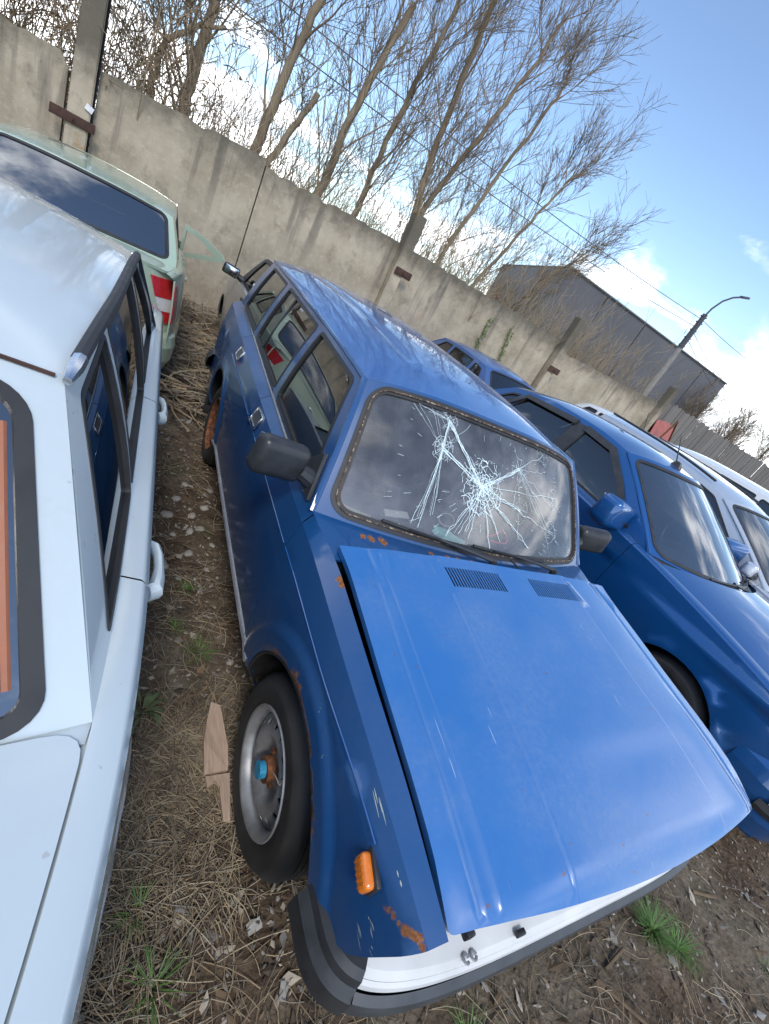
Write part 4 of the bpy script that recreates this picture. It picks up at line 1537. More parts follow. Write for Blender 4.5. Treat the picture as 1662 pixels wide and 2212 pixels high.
    # tail
    if P.get('trunk', True):
        c.yt0 = P['yC'] + 0.10 + 0.008; c.yt1 = y1 - 0.04; c.tfb = -0.10; c.trb = -0.08
        c.sheet('boot_lid', c.trunkp, 0.66, c.yt1 - c.yt0, (0, 0, 1), pm, outline=round_poly([(-0.66, 0), (0.66, 0), (0.66, c.yt1 - c.yt0), (-0.66, c.yt1 - c.yt0)], [0.05, 0.05, 0.03, 0.03]), flange=0.02, res=0.05)
        c.sheet('boot_channel', lambda u, w: c.trunkp(u * 1.012, w) + V((0, 0, -0.011)), 0.66, c.yt1 - c.yt0, (0, 0, 1), pm, res=0.12, flange=0.0)
        pb = PB()
        pb.patch([(-0.70, 0), (0.70, 0), (0.70, 0.15), (-0.70, 0.15)], lambda a, q: (c.rgp(a / 0.70, 0.0) + V((0, -0.003, -0.003))).lerp(c.trunkp(a / 0.70, 0.0) + V((0, 0.02, -0.008)), q / 0.15), (0, 0.3, 1), res=0.08, flange=0.0)
        pb.build('boot_surround', pm, root)
    ztop = zs(y1 - 0.1) + sh

    def tail(a, z):
        t_ = a / 0.8
        k = (hw(y1 - 0.07, min(z, zs(y1 - 0.07))) - 0.0)
        return V((k * t_, y1 - 0.06 * t_ * t_ - 0.10 * t_**6 + P.get('tailslope', 0.02) * sstep(0.5, ztop, z) * -1, z))
    pb = PB()
    pb.patch([(-0.8, 0.40), (0.8, 0.40), (0.8, ztop + P.get('tailup', 0.0)), (-0.8, ztop + P.get('tailup', 0.0))], tail, (0, 1, 0), res=0.08, flange=0.02)
    pb.build('rear_panel', pm, root)
    # nose
    zf = zs(y0 + 0.15)

    def nose(a, z):
        t_ = a / 0.8
        y = y0 + 0.03 + 0.10 * sstep(0.5, zf + 0.04, z) + P.get('hfb', 0.16) * t_ * t_
        k = hw(y, min(z, zf))
        return V((k * t_, y, z))
    pb = PB()
    hl = [[(sg * 0.30, zf - 0.17), (sg * 0.72, zf - 0.15), (sg * 0.74, zf - 0.03), (sg * 0.34, zf - 0.05)] for sg in (-1, 1)]
    gr = [(-0.26, zf - 0.16), (0.26, zf - 0.16), (0.28, zf - 0.06), (-0.28, zf - 0.06)]
    pb.patch([(-0.8, 0.45), (0.8, 0.45), (0.8, zf), (-0.8, zf)], nose, (0, -1, 0), res=0.08, holes=[h if h[0][0] > 0 else h for h in hl] + [gr], flange=0.02)
    pb.build('nose_panel', pm, root)
    for h in hl:
        pb = PB(); pb.patch(h, lambda a, z: nose(a, z) + V((0, 0.006, 0)), (0, -1, 0), res=0.08, flange=0.02); pb.build('headlamp', M['headlamp'], root)
    pb = PB(); pb.patch(gr, lambda a, z: nose(a, z) + V((0, 0.02, 0)), (0, -1, 0), res=0.1, flange=0); pb.build('grille', M['plastic'], root)
    bp = P.get('bumper_paint', pm)
    c.bumper('front_bumper', hw(y0 + 0.4, 0.5) + 0.004, y0 + 0.42, y0 + 0.0, [(-0.02, 0.60), (-0.004, 0.57), (0.010, 0.50), (0.013, 0.43), (0.008, 0.33), (-0.03, 0.22)], bp, e=P.get('be', 0.62), n=30)
    c.bumper('rear_bumper', hw(y1 - 0.35, 0.5) + 0.004, y1 - 0.38, y1 + 0.05, [(-0.05, 0.585), (0.0, 0.56), (0.02, 0.48), (0.015, 0.36), (-0.03, 0.25)], bp, e=P.get('be', 0.55), n=30)
    if P.get('wheels', True):
        for (yc, zc, Ra) in ar:
            for s in (-1, 1):
                make_wheel(root, (s * (hw(yc, 0.5) - 0.115), yc, P.get('Rt', 0.295)), s, Rt=P.get('Rt', 0.295), rim=P.get('rim', 0.19), w=0.185, kind=P.get('wheel_kind', 'steel'), detail=32)
    c.chassis(y0 + 0.2, y1 - 0.2)
    c.cabin(seatmat=P.get('seatmat'))
    if P.get('mirrors', True):
        for s in (-1, 1):
            my = P['yA'] + P.get('mirror_dy', 0.16); ms = P.get('mirror_s', 1.0)
            hb, zb = c.strip(my)
            b = BB()
            b.box((s * (hb + 0.16), my, zb + 0.075), (0.20 * ms, 0.10 * ms, 0.125 * ms), rot=Matrix.Rotation(R(-6 * s), 3, 'Y') @ Matrix.Rotation(R(-12 * s), 3, 'Z'), bevel=0.029 * ms, seg=4)
            mo = b.build('door_mirror', P.get('mirror_mat', pm), root)
            b = BB()
            b.tube([(s * (hb - 0.01), my, zb + 0.02), (s * (hb + 0.09), my, zb + 0.05)], [0.045, 0.03], 8)
            b.build('mirror_foot', M['plastic'], mo)
            b = BB()
            b.box((s * (hb + 0.16), my + 0.050 * ms, zb + 0.075), (0.165 * ms, 0.006, 0.10 * ms), rot=Matrix.Rotation(R(-6 * s), 3, 'Y') @ Matrix.Rotation(R(-12 * s), 3, 'Z'), bevel=0.003)
            b.build('mirror_glass', M['chrome'], mo)
    c.tail = tail; c.nose = nose; c.P = P
    return c


def tail_lamp(c, pts, mat, out=0.012, s=None):
    pb = PB()
    pb.patch(pts, lambda a, z: c.tail(a, z) + V((0, out, 0)), (0, 1, 0), res=0.05, flange=0.03)
    return pb.build('tail_lamp', mat, c.root)


M['white'] = paint('white_car_paint', (0.49, 0.55, 0.56), dust=(0.38, 0.37, 0.34), dust_amt=0.28, rough=0.4, coatr=0.05, wav=0.03, spots=0.25,
                   rust=[(0.60, 2.28, 1.30, 0.012), (0.57, 2.34, 1.27, 0.012), (0.54, 2.36, 1.29, 0.010), (0.62, 2.25, 1.30, 0.010)])
M['white2'] = paint('plain_white_paint', (0.72, 0.73, 0.73), dust_amt=0.25, coatr=0.06)
M['green'] = paint('pale_green_paint', (0.45, 0.55, 0.40), dust=(0.45, 0.43, 0.38), dust_amt=0.25, rough=0.35, coatr=0.04, metal=0.25)
M['blue2'] = paint('glossy_blue_paint', (0.004, 0.080, 0.26), dust=(0.2, 0.22, 0.26), dust_amt=0.06, rough=0.35, coatr=0.02, metal=0.35, wav=0.0)
M['blue3'] = paint('grey_blue_paint', (0.05, 0.12, 0.30), dust_amt=0.15, rough=0.35, coatr=0.04, metal=0.3)
M['silver'] = paint('silver_paint', (0.42, 0.43, 0.44), dust_amt=0.2, rough=0.35, coatr=0.05, metal=0.5)
M['silver2'] = paint('light_silver_paint', (0.55, 0.57, 0.60), dust_amt=0.15, rough=0.33, coatr=0.04, metal=0.5)

# white saloon close on the left, tail towards the camera
wt = empty('parked_car', (-2.005, 2.30, 0.0), math.pi)
tag(wt, 'white saloon car at the left edge seen over its roof and rear window', 'car')
wp = dict(W=0.825, y0=-0.80, y1=3.50, zs=[(-0.80, 0.72), (-0.5, 0.80), (0.2, 0.89), (0.4, 0.905), (1.2, 0.915), (2.3, 0.925), (2.6, 0.935), (3.1, 0.93), (3.5, 0.90)], sw=0.055, sh=0.022,
          zR=[(0.3, 1.25), (0.95, 1.315), (1.3, 1.335), (1.8, 1.335), (2.25, 1.295), (2.6, 1.24)], hR=[(0.3, 0.66), (1.0, 0.625), (1.7, 0.615), (2.2, 0.59), (2.6, 0.56)],
          yA=0.36, yAt=1.02, yC=2.54, yCt=2.16, arches=[(0.0, 0.28, 0.33), (2.46, 0.28, 0.33)], doors=[0.42, 1.30, 2.22], paint=M['white'], glass=M['glass_dark'], rgglass=M['glass_rear'],
          windows=[[(0.58, 0.05), (1.22, 0.04), (1.24, 0.93), (1.03, 0.93)], [(1.29, 0.04), (1.90, 0.04), (1.85, 0.93), (1.30, 0.93)], [(1.94, 0.04), (2.385, 0.05), (2.13, 0.88), (1.89, 0.93)]],
          res=0.05, rgH=0.55, rmx=0.052, rm0=0.010, rm1=0.05, rgseal=0.018, mirrors=False, rgrad=0.05, handle_z=0.84, wsb=0.14, crown=[(0, 0.045), (0.15, 0.062), (0.5, 0.072), (0.85, 0.062), (1, 0.045)], be=0.5, wrad=0.02, sealw=0.007, tr=1.35, pr=0.20, bumper_paint=M['plastic_grey'])
wc = std_car(wt, wp)
# grime line and shut-line details are left to the panels
# drip moulding along the roof, chromed at its rear end
for s in (-1, 1):
    b = BB()
    pts = [(s * (wc.hwR(y) + 0.008), y, wc.zR(y) + 0.002) for y in [lerp(1.02, 2.10, i / 20) for i in range(21)]]
    b.tube(pts, 0.013, 8)
    b.tube([V((s * (wc.strip(0.36)[0] + 0.006), 0.36, wc.strip(0.36)[1])).lerp(V(pts[0]), i / 8) for i in range(9)], 0.012, 8)
    b.build('drip_moulding', M['rubber'], wt)
    b = BB()
    b.tube([(s * (wc.hwR(y) + 0.009), y, wc.zR(y) + 0.002) for y in (2.10, 2.14, 2.18)], [0.013, 0.013, 0.007], 8)
    b.build('moulding_end', M['chrome'], wt)
# rusty seam where the roof meets the rear window frame
b = BB()
b.tube([wc.rgp(lerp(-0.98, 0.98, i / 24), 0.985, 0.003) for i in range(25)], 0.0035, 5)
b.build('roof_seam', M['rust_dark'], wt)
# rear window heater bar
M['heater'] = simple('heater_copper', (0.30, 0.10, 0.045), 0.5)
for s in (-1, 1):
    b = BB()
    b.tube([wc.rgp(s * 0.872, v, 0.001) for v in [lerp(0.12, 0.80, i / 10) for i in range(11)]], 0.006, 5, flat=0.5)
    hb_ = b.build('heater_bar', M['heater'], wt)
    b = BB()
    for k in range(9):
        v = lerp(0.14, 0.70, k / 8)
        b.tube([wc.rgp(lerp(s * 0.872, 0, i / 5), v, 0.0005) for i in range(6)], 0.0011, 4)
    o = b.build('heater_wires', M['heater'], hb_); o['kind'] = 'stuff'
M['rear_deck'] = simple('parcel_shelf_felt', (0.12, 0.13, 0.13), 0.9)
b = BB(); b.box((0, 2.42, 0.88), (1.2, 0.5, 0.02)); b.build('parcel_shelf', M['rear_deck'], wt)

# pale green saloon behind it
gt = empty('parked_car', (-1.84, 6.66, -0.13), math.pi)
tag(gt, 'pale green saloon behind the white one with red and white tail lamp', 'car')
gp = dict(W=0.835, y0=-0.70, y1=3.28, zs=[(-0.7, 0.75), (0.0, 0.90), (0.5, 0.95), (1.5, 0.975), (2.6, 1.00), (2.95, 1.02), (3.28, 1.01)], sw=0.07, sh=0.03,
          zR=[(0.3, 1.28), (0.9, 1.345), (1.4, 1.368), (2.0, 1.37), (2.4, 1.355), (2.9, 1.30)], hR=[(0.3, 0.66), (1.0, 0.64), (2.0, 0.63), (2.6, 0.60)],
          yA=0.42, yAt=1.02, yC=2.88, yCt=2.46, arches=[(0.0, 0.28, 0.33), (2.47, 0.28, 0.33)], doors=[0.46, 1.34, 2.20], paint=M['green'], glass=M['glass_dark'], rgglass=M['glass_rear'],
          windows=[[(0.75, 0.06), (1.27, 0.05), (1.27, 0.90), (1.08, 0.90)], [(1.36, 0.05), (2.02, 0.05), (2.00, 0.90), (1.36, 0.90)], [(2.12, 0.05), (2.45, 0.08), (2.34, 0.85), (2.10, 0.90)]],
          rgH=0.50, rmx=0.055, rm0=0.035, rm1=0.02, skip=((1, 'front_door'), (-1, 'front_door')), wheel_kind='steel', tailslope=0.05, rgb=-0.10, mirrors=False, crown=[(0, 0.04), (0.3, 0.05), (0.8, 0.042), (1, 0.034)], rgtz=0.034)
gc = std_car(gt, gp)
for s in (-1, 1):
    for (z0_, z1_, m_) in ((0.845, 0.985, M['redlens']), (0.748, 0.842, M['whitelens']), (0.66, 0.745, M['redlens'])):
        f = lambda t_: 0.705 - 0.10 * sstep(0.70, 1.0, t_)
        tail_lamp(gc, [(s * f(z0_), z0_), (s * 0.792, z0_), (s * 0.792, z1_), (s * f(z1_), z1_)], m_)
    pb = PB()
    y1_ = gp['y1']
    pb.patch(round_poly([(y1_ - 0.20, 0.70), (y1_ - 0.065, 0.67), (y1_ - 0.065, 0.985), (y1_ - 0.16, 0.97)], 0.03), lambda y, z: V((s * (gc.hw(y, z) + 0.005), y, z)), (s, 0, 0), res=0.05, flange=0.01)
    pb.build('side_lens', M['redlens'], gt)
# open front door on its right side
door = PB()
yy = 0.50
od = lambda a, z: V((0.0, 0.0, 0.0))
hinge = V((0.80, 0.48, 0.0))
dirv = V((math.cos(R(20)), math.sin(R(20)), 0))


def dm(a, z):
    return V((-hinge.x, hinge.y, 0)) + V((-dirv.x * a, dirv.y * a, 0)) + V((0, 0, z))


for nm_, ol_, hl_, mt_ in (('open_door', [(0.0, 0.80), (0.50, 0.96), (0.53, 1.0), (0.49, 1.05), (0.26, 1.13), (0.0, 1.17)], [[(0.03, 0.865), (0.41, 0.985), (0.22, 1.08), (0.03, 1.115)]], M['green']),):
    pb = PB()
    pb.patch(ol_, lambda a, z: dm(a, z), (-dirv.y, -dirv.x, 0), res=0.1, holes=hl_, flange=0.04)
    dd = pb.build(nm_, mt_, gt)
    pb = PB()
    pb.patch(ol_, lambda a, z: dm(a, z) + V((dirv.y, dirv.x, 0)) * 0.04, (dirv.y, dirv.x, 0), res=0.1, holes=hl_, flange=0.0)
    pb.build('door_lining', M['green'], dd)
# badge, number plate and plate light bar on the boot
b = BB()
pt = gc.tail(0.0, 0.90)
b.lathe([(0.001, 0.0), (0.046, 0.0), (0.05, 0.004), (0.05, 0.008), (0.040, 0.010), (0.001, 0.010)], 28, Matrix.Translation(pt + V((0, 0.004, 0))) @ Matrix.Rotation(R(90), 4, 'Z') @ Matrix.Diagonal((1, 1.25, 0.8, 1)))
bd = b.build('badge', M['chrome'], gt)
b = BB()
b.tube([pt + V((0.026, 0.016, 0)), pt + V((0.012, 0.017, 0.018)), pt + V((-0.010, 0.017, 0.020)), pt + V((-0.026, 0.016, 0.004)), pt + V((-0.012, 0.016, -0.012)), pt + V((0.026, 0.016, -0.016))], 0.0035, 5)
b.build('badge_emblem', M['plastic_grey'], bd)
b = BB()
p2 = gc.tail(0.0, 0.80)
b.box(p2 + V((0, 0.008, 0)), (0.70, 0.03, 0.05), bevel=0.01)
b.build('plate_light_bar', M['plastic'], gt)
b = BB()
p3 = gc.tail(0.0, 0.70)
b.box(p3 + V((0, 0.014, 0)), (0.52, 0.012, 0.112), bevel=0.003)
pl = b.build('number_plate', simple('plate_white', (0.7, 0.7, 0.68), 0.4), gt)
seg7 = {'2': 'abged', '0': 'abcdef', '9': 'abcdfg'}


def glyph(ch, ox, w, h, th):
    """block figures as strokes: (x0, z0, x1, z1)"""
    S = {'a': (0, h, w, h), 'b': (w, h, w, h / 2), 'c': (w, h / 2, w, 0), 'd': (0, 0, w, 0), 'e': (0, 0, 0, h / 2), 'f': (0, h / 2, 0, h), 'g': (0, h / 2, w, h / 2)}
    return [(ox + S[k][0], S[k][1], ox + S[k][2], S[k][3]) for k in ch]


b = BB()
ox = 0.17
for ch in ('abged', 'abcdef', 'abcdfg', 'abged'):
    for (xa, za, xb, zb_) in glyph(ch, 0, 0.036, 0.062, 0.008):
        b.tube([p3 + V((ox - xa, 0.0215, za - 0.031)), p3 + V((ox - xb, 0.0215, zb_ - 0.031))], 0.0048, 4, flat=0.4)
    ox -= 0.062
b.build('plate_figures', M['plastic'], pl)

# silver car nose to the wall behind the estate
st = empty('parked_car', (0.42, 6.45, -0.20), math.pi)
tag(st, 'silver car behind the estate with one black door mirror showing', 'car')
sp = dict(W=0.80, y0=-0.75, y1=2.72, zs=[(-0.75, 0.75), (0.2, 0.90), (0.5, 0.92), (2.72, 0.93)], sw=0.05, sh=0.02, zR=[(0.3, 1.25), (0.95, 1.36), (1.6, 1.385), (2.6, 1.34)], hR=[(0.3, 0.63), (1.0, 0.60), (2.6, 0.58)],
          yA=0.40, yAt=0.98, yC=2.66, yCt=2.36, arches=[(0.0, 0.28, 0.33), (2.20, 0.28, 0.33)], doors=[0.44, 1.45], paint=M['silver'], glass=M['glass_side'], frame_paint=M['plastic'],
          windows=[[(0.66, 0.06), (1.40, 0.05), (1.40, 0.92), (1.02, 0.92)], [(1.50, 0.05), (2.45, 0.06), (2.25, 0.90), (1.50, 0.92)]], trunk=False, mirror_mat=M['plastic'], wheels=False, handle_kind='flap')
std_car(st, sp)

# blue hatchback on the right, facing us
bt = empty('parked_car', (2.50, 0.10, 0.0), 0.0)
tag(bt, 'glossy blue modern car to the right of the estate with window visors and roof aerial', 'car')
bp_ = dict(W=0.865, y0=-0.84, y1=3.30, zs=[(-0.84, 0.70), (-0.6, 0.80), (-0.2, 0.875), (0.3, 0.93), (0.6, 0.955), (1.4, 0.985), (2.4, 1.04), (2.9, 1.07), (3.3, 1.05)], stripw=[(-0.84, 0.09), (0.2, 0.10), (0.7, 0.065), (3.3, 0.06)], sh=0.028,
           zR=[(0.3, 1.25), (1.30, 1.415), (1.7, 1.445), (2.2, 1.43), (2.7, 1.36), (3.1, 1.28)], hR=[(0.3, 0.68), (1.3, 0.60), (2.0, 0.59), (2.9, 0.56)],
           yA=0.62, yAt=1.32, yC=3.16, yCt=2.80, arches=[(0.0, 0.30, 0.36), (2.57, 0.30, 0.35)], doors=[0.72, 1.80, 2.62], paint=M['blue2'], glass=M['glass_dark'], wsglass=M['glass_clean'],
           windows=[[(0.84, 0.06), (1.74, 0.05), (1.74, 0.90), (1.40, 0.90)], [(1.86, 0.05), (2.62, 0.05), (2.52, 0.88), (1.86, 0.90)], [(2.70, 0.08), (2.92, 0.14), (2.74, 0.76), (2.61, 0.84)]], trunk=False, wheel_kind='alloy', Rt=0.31, rim=0.20,
           wsb=0.24, wst=0.12, hfb=0.22, hoodc=0.07, res=0.05, be=0.52, seatmat=M['seat_light'], mirror_dy=0.30, mirror_s=1.65, wmx=0.035, swage=lambda y: 0.80 + 0.03 * y, handle_z=0.90, sw=0.07)
bc = std_car(bt, bp_)
for s in (-1, 1):
    for k, (ya, yb, y2, y3) in enumerate(((0.99, 1.45, 1.74, 1.74), (1.86, 1.86, 2.52, 2.60))):
        pb = PB()
        if k == 0:
            ol = [bc.ty(0.86, 0.10), bc.ty(0.925, 0.10), bc.ty(1.17, 0.52), bc.ty(1.43, 0.83), bc.ty(1.745, 0.83), bc.ty(1.745, 0.95), bc.ty(1.40, 0.94), bc.ty(1.12, 0.58)]
        else:
            ol = [bc.ty(1.86, 0.84), bc.ty(2.51, 0.80), bc.ty(2.61, 0.40), bc.ty(2.645, 0.40), bc.ty(2.54, 0.93), bc.ty(1.86, 0.95)]
        f = bc.gh(s, -0.022)
        pb.patch(ol, f, (s, 0, 0.2), res=0.06, flange=0.012)
        pb.build('window_visor', M['glass_vis'] if 'glass_vis' in M else M['plastic'], bt)
for s in (-1, 1):
    pb = PB(); pb.patch([bc.ty(1.735, 0.05), bc.ty(1.865, 0.05), bc.ty(1.865, 0.91), bc.ty(1.735, 0.91)], bc.gh(s, -0.003), (s, 0, 0.2), res=0.1, flange=0.004); pb.build('pillar_trim', M['plastic'], bt)
b = BB()
p0 = bc.roofp(0.0, 0.04)
b.lathe([(0.001, 0.05), (0.012, 0.045), (0.03, 0.0)], 14, Matrix.Translation(p0 + V((0, 0.03, 0))) @ Matrix.Rotation(R(-90), 4, 'Y') @ Matrix.Diagonal((1, 2.0, 1, 1)))
b.tube([p0 + V((0, 0.04, 0.02)), p0 + V((0, 0.16, 0.22))], [0.006, 0.003], 6)
b.build('roof_aerial', M['plastic'], bt)
for (x0, x1_) in ((-0.28, 0.30), (0.30, 0.62)):
    b = BB()
    b.tube([bc.wsp(lerp(x0, x1_, i / 8) / 0.72, 0.02 + 0.015 * math.sin(i / 8 * 3.1), 0.02) for i in range(9)], 0.008, 6)
    b.tube([bc.wsp(lerp(x0, x1_, 0.5) / 0.72, 0.045, 0.03), bc.wsp(x1_ / 0.72, -0.02, 0.02)], 0.010, 6)
    b.build('wiper', M['plastic'], bt)
# indicator strip on the mirrors and chrome strip on the bumper
for s in (-1, 1):
    hb, zb = bc.strip(0.92)
    b = BB()
    b.box((s * (hb + 0.20), 0.92 - 0.055, zb + 0.055), (0.12, 0.012, 0.016), rot=Matrix.Rotation(R(10 * s), 3, 'Z'), bevel=0.004)
    b.build('mirror_indicator', M['whitelens'], bt)
bc.bumper('bumper_trim', bc.hw(-0.44, 0.5) + 0.004, -0.42, -0.84, [(0.016, 0.495), (0.032, 0.486), (0.032, 0.452)], M['alloy'], e=0.52, n=40, a0=-0.8, a1=0.8)
bc.bumper('bumper_strip', bc.hw(-0.44, 0.5) + 0.004, -0.42, -0.84, [(0.030, 0.448), (0.034, 0.41), (0.018, 0.375)], M['plastic'], e=0.52, n=40, a0=-0.85, a1=0.85)


def small_car(loc, rz, label, pm, gm=None, **kw):
    o = empty('parked_car', loc, rz)
    tag(o, label, 'car')
    P = dict(W=0.84, y0=-0.80, y1=3.40, zs=[(-0.8, 0.72), (-0.4, 0.82), (0.3, 0.92), (0.6, 0.94), (2.4, 0.97), (3.0, 1.00), (3.4, 0.98)], sw=0.06, sh=0.025,
             zR=[(0.3, 1.28), (1.0, 1.38), (1.6, 1.41), (2.2, 1.39), (2.8, 1.30)], hR=[(0.3, 0.66), (1.0, 0.62), (2.0, 0.61), (2.8, 0.57)], yA=0.45, yAt=1.08, yC=2.85, yCt=2.38,
             arches=[(0.0, 0.28, 0.33), (2.55, 0.28, 0.33)], doors=[0.52, 1.45, 2.28], paint=pm, glass=gm or M['glass_dark'],
             windows=[[(0.78, 0.06), (1.38, 0.05), (1.40, 0.90), (1.16, 0.90)], [(1.47, 0.05), (2.10, 0.05), (2.08, 0.90), (1.48, 0.90)], [(2.18, 0.06), (2.58, 0.08), (2.36, 0.84), (2.16, 0.88)]], res=0.11)
    P.update(kw)
    return std_car(o, P)


c5 = small_car((4.42, 0.20, 0.0), 0.0, 'silver estate with roof rails beyond the glossy blue car', M['silver2'], res=0.08, yAt=1.30, yC=3.36, yCt=3.12, trunk=False, zR=[(0.3, 1.22), (1.1, 1.36), (1.6, 1.455), (2.2, 1.495), (3.0, 1.50), (3.3, 1.48)],
          windows=[[(0.74, 0.06), (1.58, 0.05), (1.58, 0.90), (1.38, 0.90)], [(1.68, 0.05), (2.40, 0.05), (2.40, 0.90), (1.68, 0.90)], [(2.50, 0.06), (3.12, 0.08), (3.02, 0.84), (2.50, 0.88)]])
for s in (-1, 1):
    b = BB()
    b.tube([(s * 0.57, lerp(1.5, 3.0, i / 10), c5.zR(lerp(1.5, 3.0, i / 10)) + 0.055) for i in range(11)], 0.013, 8)
    b.build('roof_rail', M['plastic'], c5.root)
b = BB(); b.tube([(0.0, 2.9, 1.56), (0.0, 3.0, 1.76)], [0.006, 0.003], 6); b.build('roof_aerial', M['plastic'], c5.root)
small_car((3.68, 7.35, -0.14), math.pi, 'grey blue saloon parked by the wall behind the glossy blue car', M['blue3'])
small_car((7.35, 7.1, 0.02), math.pi, 'white wrecked car with torn tail by the plank fence', M['white2'], M['glass_side'])
small_car((9.6, 6.9, 0.05), math.pi, 'white saloon farther along the plank fence', M['white2'])
small_car((7.2, 0.9, 0.05), 0.0, 'white van-like car at the far right edge', M['white2'], zR=[(0.3, 1.38), (1.0, 1.50), (1.6, 1.54), (2.4, 1.54), (3.2, 1.48)], yC=3.3, yCt=3.0, trunk=False)
# ------------------------------------------------------------------ concrete wall, plank fence, trees, warehouse, lamp
t = NT('weathered_concrete')
co = t.co('Object')
n1 = t.noise(1.3, 6, 0.6); n2 = t.noise(14, 6, 0.7); n3 = t.noise(90, 4, 0.6)
col = t.ramp(n1, (0.30, (0.27, 0.222, 0.155)), (0.55, (0.43, 0.36, 0.262)), (0.75, (0.52, 0.44, 0.325)))
col = t.mix(t.rng(n2, 0.52, 0.70, 0, 0.65), col, (0.52, 0.45, 0.34))
col = t.mix(t.rng(t.noise(3.2, 6, 0.7), 0.50, 0.68, 0, 0.62), col, (0.21, 0.175, 0.125))
sep = t.n.new('ShaderNodeSeparateXYZ'); t.l.new(co, sep.inputs[0])
streak = t.noise(1.0, 5, 0.62, sc=(3.6, 3.6, 0.30))
reach = t.math('MULTIPLY_ADD', t.noise(1.0, 4, 0.6, sc=(1.3, 1.3, 0.05)), 1.9, 0.35)
depth = t.math('DIVIDE', t.math('SUBTRACT', 2.6, sep.outputs['Z']), reach)
sm = t.math('MULTIPLY', t.rng(streak, 0.52, 0.66), t.rng(depth, 0.35, 1.15, 0.85, 0.0))
col = t.mix(t.math('MULTIPLY', sm, 0.8), col, (0.12, 0.105, 0.085))
edge = t.rng(t.math('ADD', sep.outputs['Z'], t.math('MULTIPLY', t.noise(5.0, 6, 0.7), 0.75)), 2.40, 2.98, 0, 0.85)
col = t.mix(edge, col, (0.10, 0.088, 0.066))
rs = t.math('MULTIPLY', t.rng(t.noise(1.0, 3, 0.5, sc=(2.4, 2.4, 1.1)), 0.66, 0.73), t.rng(n2, 0.4, 0.6))
col = t.mix(t.math('MULTIPLY', rs, 0.75), col, (0.34, 0.20, 0.075))
pit = t.rng(t.voronoi(17), 0.05, 0.11, 1, 0)
pit = t.math('MULTIPLY', pit, t.rng(t.noise(2.2, 3), 0.48, 0.62))
col = t.mix(t.math('MULTIPLY', pit, 0.7), col, (0.07, 0.062, 0.052))
t.set(color=col, rough=0.93, spec=0.25)
t.bump(t.math('SUBTRACT', t.math('ADD', t.math('MULTIPLY', n2, 0.6), t.math('MULTIPLY', n3, 0.35)), pit), 0.55, 0.02)
M['concrete'] = t.mat

wall = empty('concrete_wall', (0, 8.2, -0.3))
tag(wall, 'stained grey concrete panel wall running behind the parked cars', 'wall')
WY = 8.2


def wall_panel(x0, x1, z0, z1, round_left=0.0, round_right=0.0, dy=0.0):
    rnd_ = random.Random(int(x0 * 100))
    top = []
    n = max(6, int((x1 - x0) / 0.11))
    for i in range(n + 1):
        x = lerp(x1, x0, i / n)
        z = lerp(z1, z0, i / n) + rnd_.uniform(-0.016, 0.010) + (0 if rnd_.random() > 0.14 else -0.035)
        if round_right and x > x1 - round_right: z -= round_right * (1 - math.sqrt(max(0, 1 - ((x - (x1 - round_right)) / round_right)**2)))
        if round_left and x < x0 + round_left: z -= round_left * (1 - math.sqrt(max(0, 1 - (((x0 + round_left) - x) / round_left)**2)))
        top.append((x, z))
    ol = [(x0, -0.6), (x1, -0.6)] + top
    pb = PB()
    f = lambda a, z: V((a, WY + dy + 0.006 * noise.noise(V((a * 1.3, z * 1.3, 2))) - wall.location.y, z - wall.location.z))
    pb.patch(ol, f, (0, -1, 0), res=0.25, seg=0.11, flange=0.02)
    pb.patch(ol, lambda a, z: f(a, z) + V((0, 0.14, 0)), (0, 1, 0), res=0.4, seg=0.11, flange=0)
    # coping: rounded top strip between both faces
    k = len(pb.v)
    for i in range(len(top) - 1):
        (xa, za), (xb, zb) = top[i], top[i + 1]
        P0, P1 = f(xa, za), f(xb, zb)
        k = len(pb.v)
        pb.v += [P0 + V((0, 0.0, 0)), P1, P1 + V((0, 0.14, 0)), P0 + V((0, 0.14, 0))]
        pb.n += [V((0, -0.3, 1)).normalized(), V((0, -0.3, 1)).normalized(), V((0, 0.3, 1)).normalized(), V((0, 0.3, 1)).normalized()]
        pb.f.append((k + 1, k, k + 3, k + 2)); pb.mi.append(0)
    return pb.build('concrete_panel', M['concrete_panel'], wall)


# the wall's local origin sits at its foot, so shift the stain height with it
tm = M['concrete']
M['concrete_panel'] = tm
wall_panel(-13.0, -7.35, 2.03, 2.03)
wall_panel(-7.30, -2.63, 2.03, 2.03, round_right=0.14)
wall_panel(-2.30, -0.12, 2.07, 2.22)
wall_panel(-0.10, 2.44, 2.13, 2.21, dy=0.012)
wall_panel(2.72, 7.14, 2.22, 2.27)
wall_panel(7.46, 11.90, 2.07, 2.24)


